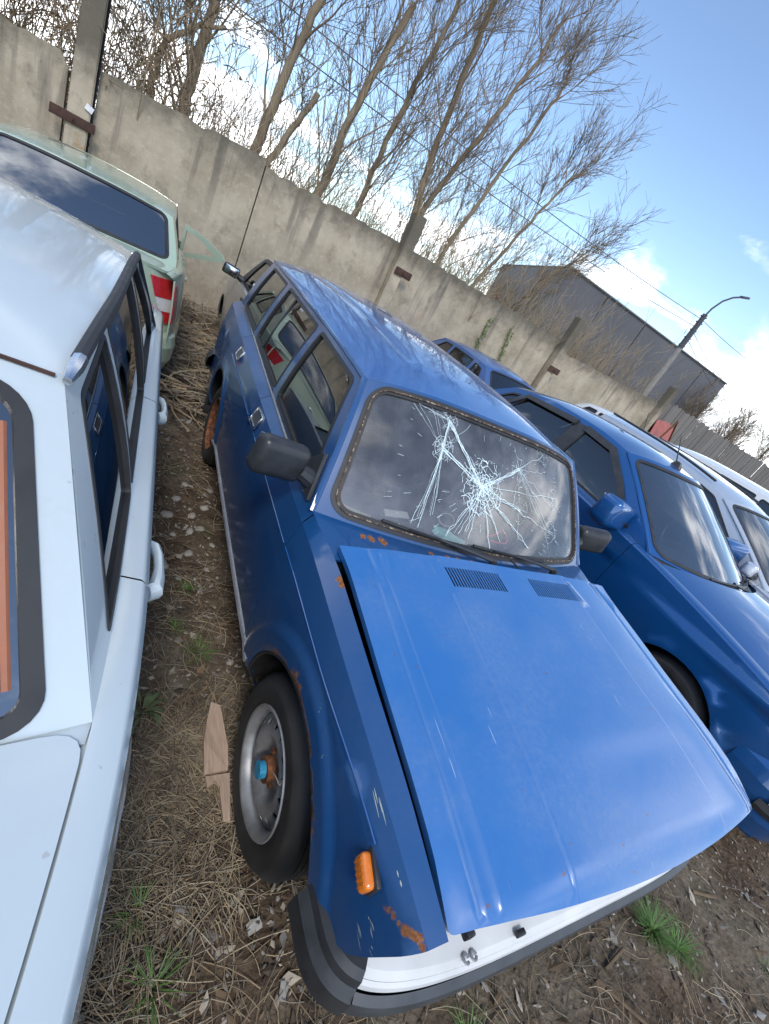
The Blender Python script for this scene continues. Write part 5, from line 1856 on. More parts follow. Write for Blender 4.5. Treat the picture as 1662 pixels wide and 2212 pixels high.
def wall_post(x, w, top, dx=0.0, split=True):
    b = BB()
    base = V((x - wall.location.x, -0.05, -0.3))
    h = top + 0.6
    pts = [(-w / 2, -0.10), (w / 2, -0.10), (w / 2, 0.12), (-w / 2, 0.12)]
    n = 8
    rings = []
    rn = random.Random(int(x * 37))
    for i in range(n + 1):
        z = h * i / n
        j = 0.006
        rings.append([b.bm.verts.new(base + V((px + rn.uniform(-j, j) + dx * i / n, py + rn.uniform(-j, j), z))) for px, py in pts])
    for i in range(n):
        for k in range(4):
            b.bm.faces.new((rings[i][k], rings[i][(k + 1) % 4], rings[i + 1][(k + 1) % 4], rings[i + 1][k]))
    b.bm.faces.new(rings[-1])
    bmesh.ops.bevel(b.bm, geom=[e for e in b.bm.edges if e.calc_length() > 0.2], offset=0.012, segments=2, affect='EDGES')
    b.build('concrete_post', M['concrete_panel'], wall)
    if split:
        b = BB()
        b.tube([base + V((w / 2 + 0.012, -0.02, 0)), base + V((w / 2 + 0.012 + dx, -0.02, h - 0.35))], 0.016, 6)
        b.build('post_gap', M['dark'], wall)


wall_post(-2.46, 0.25, 3.5, 0.02)
wall_post(2.58, 0.22, 2.75, -0.03)
wall_post(7.32, 0.22, 2.86, 0.0)
wall_post(12.04, 0.22, 2.78, 0.0)
for (x, w, z, h) in ((-2.50, 0.50, 1.41, 0.115), (2.66, 0.36, 1.79, 0.13), (7.38, 0.38, 1.62, 0.14)):
    b = BB()
    b.box((x, -0.165, z + 0.3), (w, 0.02, h), bevel=0.004)
    b.tube([(x, -0.18, z + 0.3), (x, -0.205, z + 0.3)], 0.018, 6)
    b.build('steel_clamp', M['rust_dark'], wall)
b = BB()
b.box((-2.34, 8.03, 1.61), (0.09, 0.012, 0.07), rot=Matrix.Rotation(R(18), 3, 'Y'))
o = b.build('paper_notice', simple('white_paper', (0.7, 0.7, 0.7), 0.7))
tag(o, 'small white tag stuck on the wall post above the rusty clamp', 'notice')

# lifting eyes on the wall's top edge
for x, z in ((4.9, 2.27), (7.9, 2.12), (9.6, 2.16), (10.6, 2.20)):
    b = BB()
    b.tube([(x - 0.05, 0.05, z + 0.28), (x - 0.04, 0.05, z + 0.36), (x, 0.05, z + 0.39), (x + 0.04, 0.05, z + 0.36), (x + 0.05, 0.05, z + 0.28)], 0.008, 5)
    b.build('lifting_eye', M['rust'], wall)

# climbing weeds on the wall
M['weed'] = simple('weed_leaf', (0.10, 0.15, 0.035), 0.7, var=0.4, scale=20)
M['stem'] = simple('dry_stem', (0.13, 0.09, 0.05), 0.85, var=0.3, scale=20)
for (xa, za, xb, zb, lab) in ((5.08, 0.9, 5.02, 1.92, 'thin climbing weed on the wall, left of two'), (5.86, 1.1, 5.64, 1.95, 'leafier climbing weed on the wall, right of two')):
    r_ = random.Random(int(xa * 10))
    ro = empty('climbing_weed', (xa, 8.17, za))
    tag(ro, lab, 'plant')
    b = BB()
    pts = [V((lerp(0, xb - xa, i / 12) + r_.uniform(-0.02, 0.02), 0.0, lerp(0, zb - za, i / 12))) for i in range(13)]
    b.tube(pts, 0.008, 5); b.build('stem', M['stem'], ro)
    vv, ff = [], []
    for k in range(70):
        p = pts[0].lerp(pts[-1], r_.random()) + V((r_.uniform(-0.07, 0.07), -0.02 + r_.uniform(-0.03, 0.01), r_.uniform(-0.05, 0.05)))
        a = V((r_.uniform(-1, 1), r_.uniform(-0.4, 0.4), r_.uniform(-1, 1))).normalized() * 0.03
        c_ = a.cross(V((0, 1, 0.3))).normalized() * 0.018
        i0 = len(vv); vv += [tuple(p - a), tuple(p + c_), tuple(p + a), tuple(p - c_)]; ff.append((i0, i0 + 1, i0 + 2, i0 + 3))
    o = raw_mesh('leaves', vv, ff, M['weed'], ro); o['kind'] = 'stuff'

# plank fence going on from the wall
t = NT('grey_planks')
n = t.noise(3.0, 5, 0.6, sc=(20, 20, 0.8))
oi = t.n.new('ShaderNodeObjectInfo')
col = t.mix(t.math('MULTIPLY', oi.outputs['Random'], 0.6), t.ramp(n, (0.3, (0.13, 0.115, 0.10)), (0.7, (0.24, 0.22, 0.195))), (0.11, 0.10, 0.09))
t.set(color=col, rough=0.9)
M['plank'] = t.mat
fence = empty('plank_fence', (12.2, 8.2, -0.3))
tag(fence, 'tall grey plank fence continuing the wall on the right', 'fence')
rnd_ = random.Random(3)
pm_ = []
for k in range(5):
    b = BB()
    h = 2.72 + rnd_.uniform(-0.025, 0.025); w = rnd_.uniform(0.125, 0.15)
    b.prism([(-w / 2, 0), (w / 2, 0), (w / 2, h - rnd_.uniform(0, 0.05)), (rnd_.uniform(-0.02, 0.02), h), (-w / 2, h - rnd_.uniform(0, 0.05))], lambda a, z, d: V((a, d, z)), 0.025)
    o = b.build('plank', M['plank'], fence, smooth=None)
    pm_.append(o.data)
    if k: bpy.data.objects.remove(o)
    else: first_plank = o
x = 0.05
i = 0
while x < 24:
    if i == 0: o = first_plank
    else:
        o = bpy.data.objects.new('plank', pm_[rnd_.randrange(5)]); COL.objects.link(o); o.parent = fence
    o.location = (x, rnd_.uniform(-0.012, 0.012), rnd_.uniform(-0.02, 0.02))
    o.rotation_euler = (0, rnd_.uniform(-0.012, 0.012), rnd_.uniform(-0.03, 0.03))
    x += 0.138
    i += 1
for z in (0.7, 2.0):
    b = BB(); b.box((12.0, 0.06, z), (24.2, 0.05, 0.10)); b.build('rail', M['plank'], fence)

# red sheet leaning on the fence with a bent pipe
b = BB()
b.prism([(-0.55, 0), (0.62, 0.0), (0.60, 1.05), (0.1, 1.18), (-0.5, 1.1)], lambda a, z, d: V((12.75 + a, 7.85 + d + 0.22 * z, 0.75 + z)), 0.02)
o = b.build('metal_sheet', simple('faded_red_sheet', (0.36, 0.10, 0.08), 0.6, var=0.25, scale=5)); tag(o, 'faded red metal sheet leaning on the plank fence', 'metal sheet')
b = BB()
b.tube([(12.05, 7.6, 1.0), (12.35, 7.6, 2.05), (12.75, 7.62, 1.35), (12.2, 7.6, 1.3)], 0.03, 8)
o = b.build('bent_pipe', M['rust']); tag(o, 'rusty bent pipe in front of the red sheet', 'pipe')

# warehouse
t = NT('grey_cladding')
n = t.noise(0.25, 4, 0.5)
t.set(color=t.ramp(n, (0.35, (0.088, 0.088, 0.094)), (0.65, (0.112, 0.112, 0.118))), rough=0.6)
t.bump(t.noise(1.0, 2, 0.5, sc=(14, 14, 0.2)), 0.15, 0.02)
M['clad'] = t.mat
M['seam'] = simple('cladding_seam', (0.03, 0.03, 0.033), 0.8)
wh = empty('warehouse', (19.8, 24.0, 0.0))
tag(wh, 'long grey flat panelled warehouse beyond the wall', 'building')
cor = [V((0, 0, 0)), V((21.7, 0, 0)), V((27.0, 14.5, 0)), V((5.24, 14.5, 0))]


def wh_wall(a, b_, cuts, h0, h1):
    d = (b_ - a); nrm = V((d.y, -d.x, 0)).normalized()
    for i in range(len(cuts) - 1):
        u0, u1 = cuts[i] + 0.0026, cuts[i + 1] - 0.0026
        bb = BB()
        p, q = a + d * u0, a + d * u1
        bb.prism([(0, -0.5), (1, -0.5), (1, lerp(h0, h1, u1)), (0, lerp(h0, h1, u0))], lambda s_, z, e: p.lerp(q, s_) + nrm * (0.0 - e) + V((0, 0, z)), 0.12)
        bb.build('cladding_panel', M['clad'], wh, smooth=None)


wh_wall(cor[0], cor[1], [0, 0.182, 0.395, 0.61, 0.815, 1], 6.9, 7.2)
wh_wall(cor[3], cor[0], [0, 0.5, 1], 6.9, 6.9)
wh_wall(cor[1], cor[2], [0, 0.5, 1], 7.2, 7.2)
b = BB()
b.prism([(c_.x, c_.y) for c_ in [V((0.2, 0.25, 0)), V((21.4, 0.25, 0)), V((26.6, 14.3, 0)), V((5.4, 14.3, 0))]], lambda a, c_, z: V((a, c_, z - 0.5)), 7.37)
b.build('inner_core', M['seam'], wh, smooth=None)
b = BB()
for p, q, h0, h1 in ((cor[0], cor[1], 6.9, 7.2), (cor[3], cor[0], 6.9, 6.9)):
    b.tube([p + V((0, -0.06, h0 + 0.04)), q + V((0, -0.06, h1 + 0.04))], 0.07, 4)
b.build('roof_edge', simple('roof_trim', (0.2, 0.2, 0.19), 0.6), wh)

# street lamp and wires
M['pole'] = simple('pole_concrete', (0.25, 0.235, 0.21), 0.9, var=0.2, scale=6)
M['darkmetal'] = simple('dark_metal', (0.05, 0.05, 0.055), 0.55, var=0.2)
lp = empty('street_lamp', (22.0, 16.0, 0.0))
tag(lp, 'concrete street lamp pole with curved arm in front of the warehouse', 'street lamp')
b = BB(); b.tube([(0, 0, -0.3), (0, 0, 5.6)], [0.19, 0.13], 10); b.build('pole', M['pole'], lp)
b = BB(); b.tube([(0, 0, 5.4), (0, 0, 7.15)], [0.15, 0.12], 10)
for z in (5.5, 5.9, 6.3, 6.7, 7.0):
    b.tube([(-0.26, 0, z), (0.26, 0, z + 0.05)], 0.035, 6)
b.build('pole_head', M['darkmetal'], lp)
b = BB()
b.tube([(0, 0, 7.0), (0.12, 0, 7.5), (0.45, 0, 8.02), (0.95, 0, 8.42), (1.45, 0, 8.66)], 0.045, 8); b.build('lamp_arm', M['darkmetal'], lp)
b = BB()
b.box((1.72, 0, 8.76), (0.62, 0.2, 0.11), rot=Matrix.Rotation(R(-18), 3, 'Y'), bevel=0.04); b.build('lamp_head', M['darkmetal'], lp)


def wire(a, c_, sag, lab):
    a, c_ = V(a), V(c_)
    bb = BB()
    bb.tube([a.lerp(c_, i / 16) + V((0, 0, -sag * 4 * (i / 16) * (1 - i / 16))) for i in range(17)], 0.014, 5)
    o = bb.build('overhead_wire', M['darkmetal']); tag(o, lab, 'wire', 'overhead wires')


wire((22, 16, 6.5), (-0.99, 14.0, 4.75), 0.25, 'lower overhead wire crossing the bare trees to the street lamp')
wire((22, 16, 6.9), (-0.27, 14.0, 5.35), 0.2, 'upper overhead wire crossing the bare trees to the street lamp')
wire((22, 16, 6.9), (40, 18.0, 8.4), 0.3, 'overhead wire running from the street lamp to the right edge')
wire((22, 16, 6.3), (44, 20, 5.4), 0.5, 'upper of two wires falling from the street lamp past the warehouse')
wire((22, 16, 5.9), (45.5, 20, 4.6), 0.5, 'lower of two wires falling from the street lamp past the warehouse')

# bare trees
t = NT('grey_brown_bark')
n = t.noise(6, 6, 0.65, sc=(1, 1, 0.25))
t.set(color=t.ramp(n, (0.28, (0.13, 0.098, 0.066)), (0.5, (0.25, 0.195, 0.13)), (0.75, (0.36, 0.295, 0.20))), rough=0.92, spec=0.2)
t.bump(t.noise(22, 4, 0.6, sc=(1, 1, 0.3)), 0.6, 0.02)
M['bark'] = t.mat
M['twig'] = simple('twig_bark', (0.24, 0.185, 0.125), 0.9, var=0.4, scale=1.5, spec=0.2)
M['twig2'] = simple('dry_brush', (0.33, 0.26, 0.17), 0.9, var=0.4, scale=1.2, spec=0.2)
M['bud'] = simple('dry_bud', (0.17, 0.115, 0.05), 0.85, var=0.4, scale=3)


class Twigs:
    def __init__(s): s.v = []; s.f = []

    def tube(s, pts, r0, r1, n):
        prev = None
        base = len(s.v); m = len(pts)
        for i, p in enumerate(pts):
            d = pts[min(i + 1, m - 1)] - pts[max(i - 1, 0)]
            d.normalize()
            if prev is None:
                a = d.cross(V((0, 0, 1)))
                if a.length < 0.05: a = d.cross(V((1, 0, 0)))
            else:
                a = prev - d * prev.dot(d)
            a.normalize(); prev = a
            b_ = d.cross(a); r_ = lerp(r0, r1, i / (m - 1))
            for k in range(n):
                q = 2 * math.pi * k / n
                s.v.append(tuple(p + (a * math.cos(q) + b_ * math.sin(q)) * r_))
        for i in range(m - 1):
            for k in range(n):
                s.f.append((base + i * n + k, base + i * n + (k + 1) % n, base + (i + 1) * n + (k + 1) % n, base + (i + 1) * n + k))


def bend(rn, p, d, L, n, wig, up):
    pts = [V(p)]
    d = V(d).normalized()
    for i in range(n):
        d = (d + V((rn.uniform(-wig, wig), rn.uniform(-wig, wig), rn.uniform(-wig, wig) + up))).normalized()
        pts.append(pts[-1] + d * (L / n))
    return pts


def side_dir(rn, d, ang):
    d = d.normalized()
    a = d.cross(V((rn.uniform(-1, 1), rn.uniform(-1, 1), rn.uniform(-1, 1))))
    a.normalize()
    return (d * math.cos(ang) + a * math.sin(ang)).normalized()


def tree(name, label, base, path, r0, r1, seed, nb=12, blen=1.7, spread=0.62, start=0.25, broken=False, buds=60, tw=0.0044, lean=V((0, 0, 0)), l3=5):
    rn = random.Random(seed)
    ro = empty(name, base)
    tag(ro, label, 'tree', 'bare trees behind the wall')
    base = V(base)
    # smooth trunk through the given points (relative to the base)
    P = [V((0, 0, -0.2))] + [V(q) - base for q in path]
    pts = []
    for i in range(len(P) - 1):
        for k in range(5):
            q = P[i].lerp(P[i + 1], k / 5)
            pts.append(q + V((rn.uniform(-0.03, 0.03), rn.uniform(-0.03, 0.03), 0)))
    pts.append(P[-1])
    T = Twigs()
    T.tube(pts, r0, r1, 10)
    me = raw_mesh('trunk', T.v, T.f, M['bark'], ro, smooth=True)
    C = Twigs()
    B = []
    n = len(pts)
    tips = []
    for k in range(nb):
        t_ = lerp(start, 1.0, (k + rn.random()) / nb)
        i = min(n - 2, int(t_ * (n - 1)))
        p = pts[i].lerp(pts[i + 1], t_ * (n - 1) - i)
        d = side_dir(rn, pts[i + 1] - pts[i], spread * rn.uniform(0.7, 1.25)) + V((0, 0, 0.25)) + lean
        L = blen * rn.uniform(0.6, 1.25) * (1.15 - 0.45 * t_)
        rr = lerp(r0, r1, t_) * rn.uniform(0.14, 0.34)
        L *= 1.15
        q = bend(rn, p, d, L, 8, 0.13, 0.05)
        C.tube(q, max(rr, 0.012), 0.006, 5)
        for j in range(rn.randint(6, 9)):
            u = rn.uniform(0.12, 1.0)
            a = min(7, int(u * 8))
            p2 = q[a].lerp(q[a + 1], u * 8 - a)
            d2 = side_dir(rn, q[a + 1] - q[a], rn.uniform(0.45, 1.05)) + V((0, 0, 0.22)) + lean * 0.6
            L2 = L * rn.uniform(0.35, 0.7)
            q2 = bend(rn, p2, d2, L2, 5, 0.10, 0.05)
            C.tube(q2, 0.0068, 0.0038, 3)
            for m in range(rn.randint(l3 - 2, l3 + 1)):
                u = rn.uniform(0.15, 1.0)
                a = min(4, int(u * 5))
                p3 = q2[a].lerp(q2[a + 1], u * 5 - a)
                d3 = side_dir(rn, q2[a + 1] - q2[a], rn.uniform(0.35, 0.95)) + V((0, 0, 0.22)) + lean * 0.5
                L3 = L2 * rn.uniform(0.35, 0.8)
                q3 = bend(rn, p3, d3, L3, 3, 0.10, 0.06)
                C.tube(q3, tw * 1.15, tw * 0.7, 3)
                tips.append(q3)
                for w_ in range(rn.randint(1, 3)):
                    u = rn.uniform(0.2, 1.0)
                    a = min(2, int(u * 3))
                    p4 = q3[a].lerp(q3[a + 1], u * 3 - a)
                    d4 = side_dir(rn, q3[a + 1] - q3[a], rn.uniform(0.35, 0.9)) + V((0, 0, 0.2))
                    q4 = bend(rn, p4, d4, L3 * rn.uniform(0.3, 0.7), 2, 0.1, 0.05)
                    C.tube(q4, tw * 0.85, tw * 0.55, 3)
                    tips.append(q4)
    if C.v:
        raw_mesh('crown', C.v, C.f, M['twig'], ro, smooth=True)
    vv, ff = [], []
    for k in range(min(buds * 8, len(tips) * 2)):
        q = rn.choice(tips)
        a = rn.randrange(len(q) - 1)
        p = q[a].lerp(q[a + 1], rn.random())
        d = V((rn.uniform(-1, 1), rn.uniform(-1, 1), rn.uniform(-1, 0.6))).normalized() * rn.uniform(0.010, 0.022)
        e = d.cross(V((rn.uniform(-1, 1), rn.uniform(-1, 1), 0.2))).normalized() * 0.008
        i0 = len(vv); vv += [tuple(p), tuple(p + d * 0.6 + e), tuple(p + d * 1.4), tuple(p + d * 0.6 - e)]; ff.append((i0, i0 + 1, i0 + 2, i0 + 3))
    if vv:
        o = raw_mesh('buds', vv, ff, M['bud'], ro); o['kind'] = 'stuff'
    return ro


tree('bare_tree', 'gnarled bare tree at the top left with a forked low limb', (-1.86, 10.0, 0.0), [(-1.84, 10, 1.6), (-1.82, 10, 2.43), (-1.74, 10.0, 2.97), (-1.40, 10.0, 3.4), (-1.0, 10.0, 3.6)], 0.065, 0.028, 1, nb=9, blen=1.2)
tree('bare_tree', 'upright bare trunk rising at the top, leftmost of the tall trees', (-1.36, 10.5, 0.0), [(-1.33, 10.5, 1.6), (-1.31, 10.5, 2.55), (-1.27, 10.5, 3.2), (-1.23, 10.5, 4.2), (-1.0, 10.5, 6.5)], 0.115, 0.063, 2, nb=14, blen=1.8)
tree('bare_tree', 'tall bare tree leaning right, second of the tall trees', (-0.2, 10.5, 0.0), [(-0.12, 10.5, 1.6), (-0.06, 10.5, 2.4), (0.06, 10.5, 3.58), (0.26, 10.5, 4.85), (0.6, 10.5, 7.0)], 0.115, 0.056, 3, nb=14, blen=1.8, start=0.45)
tree('bare_tree', 'short snapped leaning trunk beside the second tall tree', (0.0, 10.3, 0.0), [(0.1, 10.3, 1.8), (0.2, 10.3, 2.33), (0.42, 10.3, 3.01), (0.66, 10.3, 3.70)], 0.068, 0.052, 4, nb=3, blen=0.7, start=0.6)
tree('bare_tree', 'bare tree with a snapped top, third of the tall trees', (1.15, 10.3, 0.0), [(1.22, 10.3, 1.6), (1.27, 10.3, 2.5), (1.38, 10.3, 3.95), (1.72, 10.3, 5.65)], 0.108, 0.059, 5, nb=14, blen=1.7, start=0.3)
tree('bare_tree', 'slim bare tree left of the large clump', (2.25, 11.0, 0.0), [(2.3, 11, 1.8), (2.32, 11, 2.6), (2.40, 11, 4.2), (2.65, 11, 6.0), (2.8, 11, 7.2)], 0.086, 0.035, 6, nb=18, blen=2.0, start=0.3)
tree('bare_tree', 'tallest trunk of the large bare clump', (3.8, 11.0, 0.0), [(3.75, 11, 1.8), (3.62, 11, 2.9), (3.42, 11, 4.8), (3.34, 11, 6.8), (3.4, 11, 8.6)], 0.108, 0.042, 7, nb=20, blen=1.9, start=0.28)
tree('bare_tree', 'forked trunk of the large bare clump leaning right', (3.75, 11.1, 0.0), [(3.76, 11.1, 2.2), (3.82, 11.1, 3.1), (4.25, 11.1, 4.7), (4.8, 11.1, 6.6), (5.0, 11.1, 7.6)], 0.094, 0.028, 8, nb=19, blen=1.8, start=0.3, lean=V((0.06, 0, 0.1)))
tree('bare_tree', 'slender bare tree in the right half of the clump', (4.9, 11.5, 0.0), [(4.95, 11.5, 1.8), (5.05, 11.5, 2.85), (5.42, 11.5, 4.6), (5.9, 11.5, 6.6), (6.0, 11.5, 7.2)], 0.079, 0.025, 9, nb=19, blen=1.5, start=0.25, lean=V((0.08, 0, 0.1)))
tree('bare_tree', 'low arching bare tree at the right end of the clump', (5.7, 11.0, 0.0), [(5.8, 11, 1.6), (6.0, 11, 2.4), (6.65, 11, 4.4), (7.0, 11, 5.3), (7.1, 11, 5.8)], 0.065, 0.021, 10, nb=20, blen=1.35, start=0.2, lean=V((0.08, 0, 0.08)))
tree('bare_tree', 'thin bare sapling drooping over the warehouse', (6.9, 10.6, 0.0), [(7.0, 10.6, 1.6), (7.3, 10.6, 2.6), (7.9, 10.6, 3.8), (8.6, 10.6, 4.5)], 0.043, 0.014, 11, nb=20, blen=1.2, start=0.2, lean=V((0.2, 0, -0.05)))
for k, (x, y, h) in enumerate(((38.5, 23.0, 4.6), (43.5, 22.0, 4.9), (47.0, 23.5, 5.2), (51.0, 22.0, 4.9))):
    tree('bare_tree', ['small bare tree just right of the warehouse corner', 'bare tree above the plank fence, second from the warehouse', 'bare tree above the plank fence, third from the warehouse', 'bare tree above the plank fence at the right edge'][k], (x, y, 0), [(x, y, 1.5), (x + 0.2, y, h * 0.55), (x + 0.5, y, h)], 0.16, 0.05, 30 + k, nb=14, blen=2.3, start=0.2, buds=10, tw=0.012)

# undergrowth of dry stems behind the wall: a mass nobody could count
rn = random.Random(99)
C = Twigs()
for k in range(1250):
    x = rn.uniform(-7.5, 12.0)
    y = rn.uniform(8.6, 12.5)
    h = rn.uniform(2.3, 3.5) * (1.0 if rn.random() < 0.8 else 1.25)
    d = V((rn.uniform(-0.25, 0.4), rn.uniform(-0.2, 0.2), 1))
    q = bend(rn, V((x, y, 0)), d, h, 5, 0.12, 0.03)
    C.tube(q, rn.uniform(0.008, 0.016), 0.004, 3)
    for j in range(rn.randint(3, 7)):
        u = rn.uniform(0.45, 1.0)
        a = min(4, int(u * 5))
        p = q[a].lerp(q[a + 1], u * 5 - a)
        q2 = bend(rn, p, side_dir(rn, q[a + 1] - q[a], rn.uniform(0.3, 0.9)), rn.uniform(0.25, 0.7), 3, 0.15, 0.02)
        C.tube(q2, 0.006, 0.003, 3)
o = raw_mesh('undergrowth', C.v, C.f, M['twig2'], smooth=True)
tag(o, 'dense dry brushwood growing behind the concrete wall', 'brushwood', kind='stuff')
C = Twigs()
vv, ff = [], []
for k in range(900):
    x = rn.uniform(-7.0, -0.9)
    z = rn.uniform(1.8, 4.2)
    if rn.random() > sstep(0.2, -2.2, x) * 1.1: continue
    q = bend(rn, V((x, rn.uniform(8.5, 9.6), z)), V((rn.uniform(-1, 1), rn.uniform(-0.4, 0.4), rn.uniform(-1.0, 0.5))), rn.uniform(0.4, 1.1), 6, 0.35, -0.06)
    C.tube(q, 0.010, 0.004, 3)
    for j in range(6):
        p = rn.choice(q) + V((rn.uniform(-0.05, 0.05), rn.uniform(-0.05, 0.05), rn.uniform(-0.05, 0.05)))
        d = V((rn.uniform(-1, 1), rn.uniform(-1, 1), rn.uniform(-1, 0.2))).normalized() * rn.uniform(0.025, 0.05)
        e = d.cross(V((rn.uniform(-1, 1), rn.uniform(-1, 1), 0.3))).normalized() * 0.016
        i0 = len(vv); vv += [tuple(p), tuple(p + d * 0.6 + e), tuple(p + d * 1.4), tuple(p + d * 0.6 - e)]; ff.append((i0, i0 + 1, i0 + 2, i0 + 3))
base = len(C.v)
o = raw_mesh('dead_creeper', C.v + vv, C.f + [tuple(base + i for i in f) for f in ff], simple('dead_creeper_brown', (0.20, 0.14, 0.08), 0.9, var=0.4, scale=2.5))
tag(o, 'tangled mass of dead brown creeper above the wall at the left', 'creeper', kind='stuff')
# ------------------------------------------------------------------ litter, dry grass, weeds and the things lying about
rg = random.Random(2024)


def straw_mass(name, label, cat, boxes, mats, wr=(0.0008, 0.0018), lr=(0.05, 0.22), lift=0.03, curl=0.35):
    vv, ff, mi = [], [], []
    for (x0, x1, y0, y1, n) in boxes:
        for _ in range(n):
            p = V((rg.uniform(x0, x1), rg.uniform(y0, y1), 0))
            if rg.random() > 0.35 + 0.9 * (0.5 + 0.8 * noise.noise(V((p.x * 3.1, p.y * 3.1, 9)))):
                continue
            a = rg.uniform(0, 2 * math.pi)
            L = rg.uniform(*lr); w = rg.uniform(*wr)
            seg = 4
            da = rg.uniform(-curl, curl)
            h0 = rg.uniform(0.001, lift * 0.5); h1 = rg.uniform(0.001, lift)
            k = len(vv)
            for i in range(seg + 1):
                d = V((math.cos(a), math.sin(a), 0)); nn = V((-d.y, d.x, 0))
                z = gz(p.x, p.y) + lerp(h0, h1, i / seg) + 0.012 * math.sin(3.14 * i / seg) * rg.random()
                vv.append((p.x + nn.x * w, p.y + nn.y * w, z)); vv.append((p.x, p.y, z + w)); vv.append((p.x - nn.x * w, p.y - nn.y * w, z))
                p = p + d * (L / seg); a += da
            m_ = rg.randrange(len(mats))
            for i in range(seg):
                q = k + 3 * i
                ff += [(q, q + 1, q + 4, q + 3), (q + 1, q + 2, q + 5, q + 4)]; mi += [m_, m_]
    o = raw_mesh(name, vv, ff, mats, mi=mi)
    tag(o, label, cat, kind='stuff')
    return o


S1 = simple('straw_tan', (0.27, 0.20, 0.118), 0.85, var=0.3, scale=6)
S2 = simple('straw_grey', (0.20, 0.17, 0.125), 0.9, var=0.3, scale=6)
S3 = simple('straw_dark', (0.115, 0.085, 0.055), 0.9, var=0.3, scale=6)
S4 = simple('straw_pale', (0.36, 0.29, 0.19), 0.85, var=0.2, scale=6)
straw_mass('dry_grass', 'matted dry grass stalks lying on the earth between the cars', 'dry grass',
           [(-1.25, -0.76, -0.22, 0.36, 4200), (-1.2, -0.70, 0.35, 1.2, 450), (-1.3, -0.95, -0.75, -0.15, 700), (-0.95, -0.4, -0.95, -0.2, 380), (-1.2, -0.65, 1.2, 2.6, 220), (-0.4, 1.2, -1.3, -0.6, 500), (0.8, 2.6, -1.4, 0.2, 160)], [S1, S2, S3, S4])
straw_mass('dry_stalks', 'long dead stalks heaped on the ground by the wall', 'dry stalks', [(-1.1, -0.2, 3.0, 7.9, 1500)], [S1, S2, S3], wr=(0.003, 0.008), lr=(0.2, 0.7), lift=0.16, curl=0.3)

# dead leaves and chips
vv, ff, mi = [], [], []
for (x0, x1, y0, y1, n) in ((-1.3, -0.55, -0.9, 1.4, 3800), (-1.25, -0.6, 1.4, 3.4, 1300), (-0.6, 2.6, -1.5, -0.55, 2600), (0.85, 1.7, -0.6, 1.0, 500)):
    for _ in range(n):
        x, y = rg.uniform(x0, x1), rg.uniform(y0, y1)
        L = rg.uniform(0.004, 0.014) * (2.6 if rg.random() < 0.10 else 1)
        a = rg.uniform(0, 6.28); d = V((math.cos(a), math.sin(a), rg.uniform(-0.4, 0.4))) * L
        e = V((-math.sin(a), math.cos(a), rg.uniform(-0.5, 0.5))) * L * rg.uniform(0.25, 0.6)
        p = V((x, y, gz(x, y) + rg.uniform(0.002, 0.012)))
        up = V((0, 0, L * rg.uniform(0, 0.5)))
        k = len(vv)
        vv += [tuple(p - d), tuple(p - d * 0.2 + e), tuple(p + d + up), tuple(p - d * 0.1 - e)]
        ff.append((k, k + 1, k + 2, k + 3)); mi.append(rg.choice((0, 0, 1, 1, 1, 2, 3)))
o = raw_mesh('leaf_litter', vv, ff, [simple('leaf_brown', (0.15, 0.10, 0.06), 0.9, var=0.4, scale=8), simple('leaf_dark', (0.085, 0.062, 0.043), 0.9, var=0.3, scale=8), simple('leaf_pale', (0.36, 0.31, 0.24), 0.85, var=0.3, scale=8), simple('leaf_grey', (0.23, 0.21, 0.19), 0.9, var=0.3, scale=8)], mi=mi)
tag(o, 'fallen leaves and bark chips scattered over the earth', 'leaf litter', kind='stuff')


def lump(rn, r_, flat=0.6):
    t_ = bmesh.new()
    bmesh.ops.create_icosphere(t_, subdivisions=2, radius=1.0)
    o_ = V((rn.uniform(0, 99), rn.uniform(0, 99), 0))
    sx, sy = rn.uniform(0.75, 1.35), rn.uniform(0.7, 1.1)
    for v in t_.verts:
        k = 1 + 0.30 * noise.noise(v.co * 1.3 + o_) + 0.12 * noise.noise(v.co * 3.5 + o_)
        v.co = V((v.co.x * sx, v.co.y * sy, v.co.z * flat)) * k * r_
    return t_


b = BB()
for k in range(420):
    x, y = (rg.uniform(-1.25, -0.62), rg.uniform(-0.9, 3.2)) if k < 260 else (rg.uniform(-0.6, 2.5), rg.uniform(-1.45, -0.6))
    r_ = rg.uniform(0.003, 0.010)
    t_ = bmesh.new(); bmesh.ops.create_icosphere(t_, subdivisions=1, radius=r_)
    for v in t_.verts: v.co.z *= 0.6; v.co.x *= rg.uniform(0.7, 1.3)
    b._merge(t_, Matrix.Translation((x, y, gz(x, y) + r_ * 0.25)) @ Matrix.Rotation(rg.uniform(0, 6), 4, 'Z'))
ST = simple('pale_stone', (0.30, 0.275, 0.24), 0.9, var=0.3, scale=30, bump=0.2)
o = b.build('gravel', ST); tag(o, 'scattered small pebbles in the bare earth', 'gravel', kind='stuff')
stones = [(-0.88, 1.97, 0.022), (-0.87, 1.32, 0.026), (-0.72, 1.97, 0.024), (-0.77, 1.75, 0.03), (-0.93, 1.80, 0.032), (-0.98, 1.62, 0.03), (-0.84, 1.66, 0.022), (-0.80, 1.55, 0.026), (-0.95, 1.45, 0.02), (-0.86, 1.50, 0.030), (-0.74, 1.42, 0.02), (-0.99, 1.20, 0.024), (-0.78, 1.22, 0.018), (-0.92, 1.12, 0.018), (-0.71, 0.62, 0.018)]
for k, (x, y, r_) in enumerate(stones):
    b = BB(); b._merge(lump(rg, r_, 0.5), Matrix.Rotation(rg.uniform(0, 6), 4, 'Z'))
    o = b.build('stone', ST, smooth=60); o.location = (x, y, gz(x, y) + r_ * 0.25)
    tag(o, 'pale stone lying in the dirt gap between the white and blue cars', 'stone', 'stones in the gap between the cars')

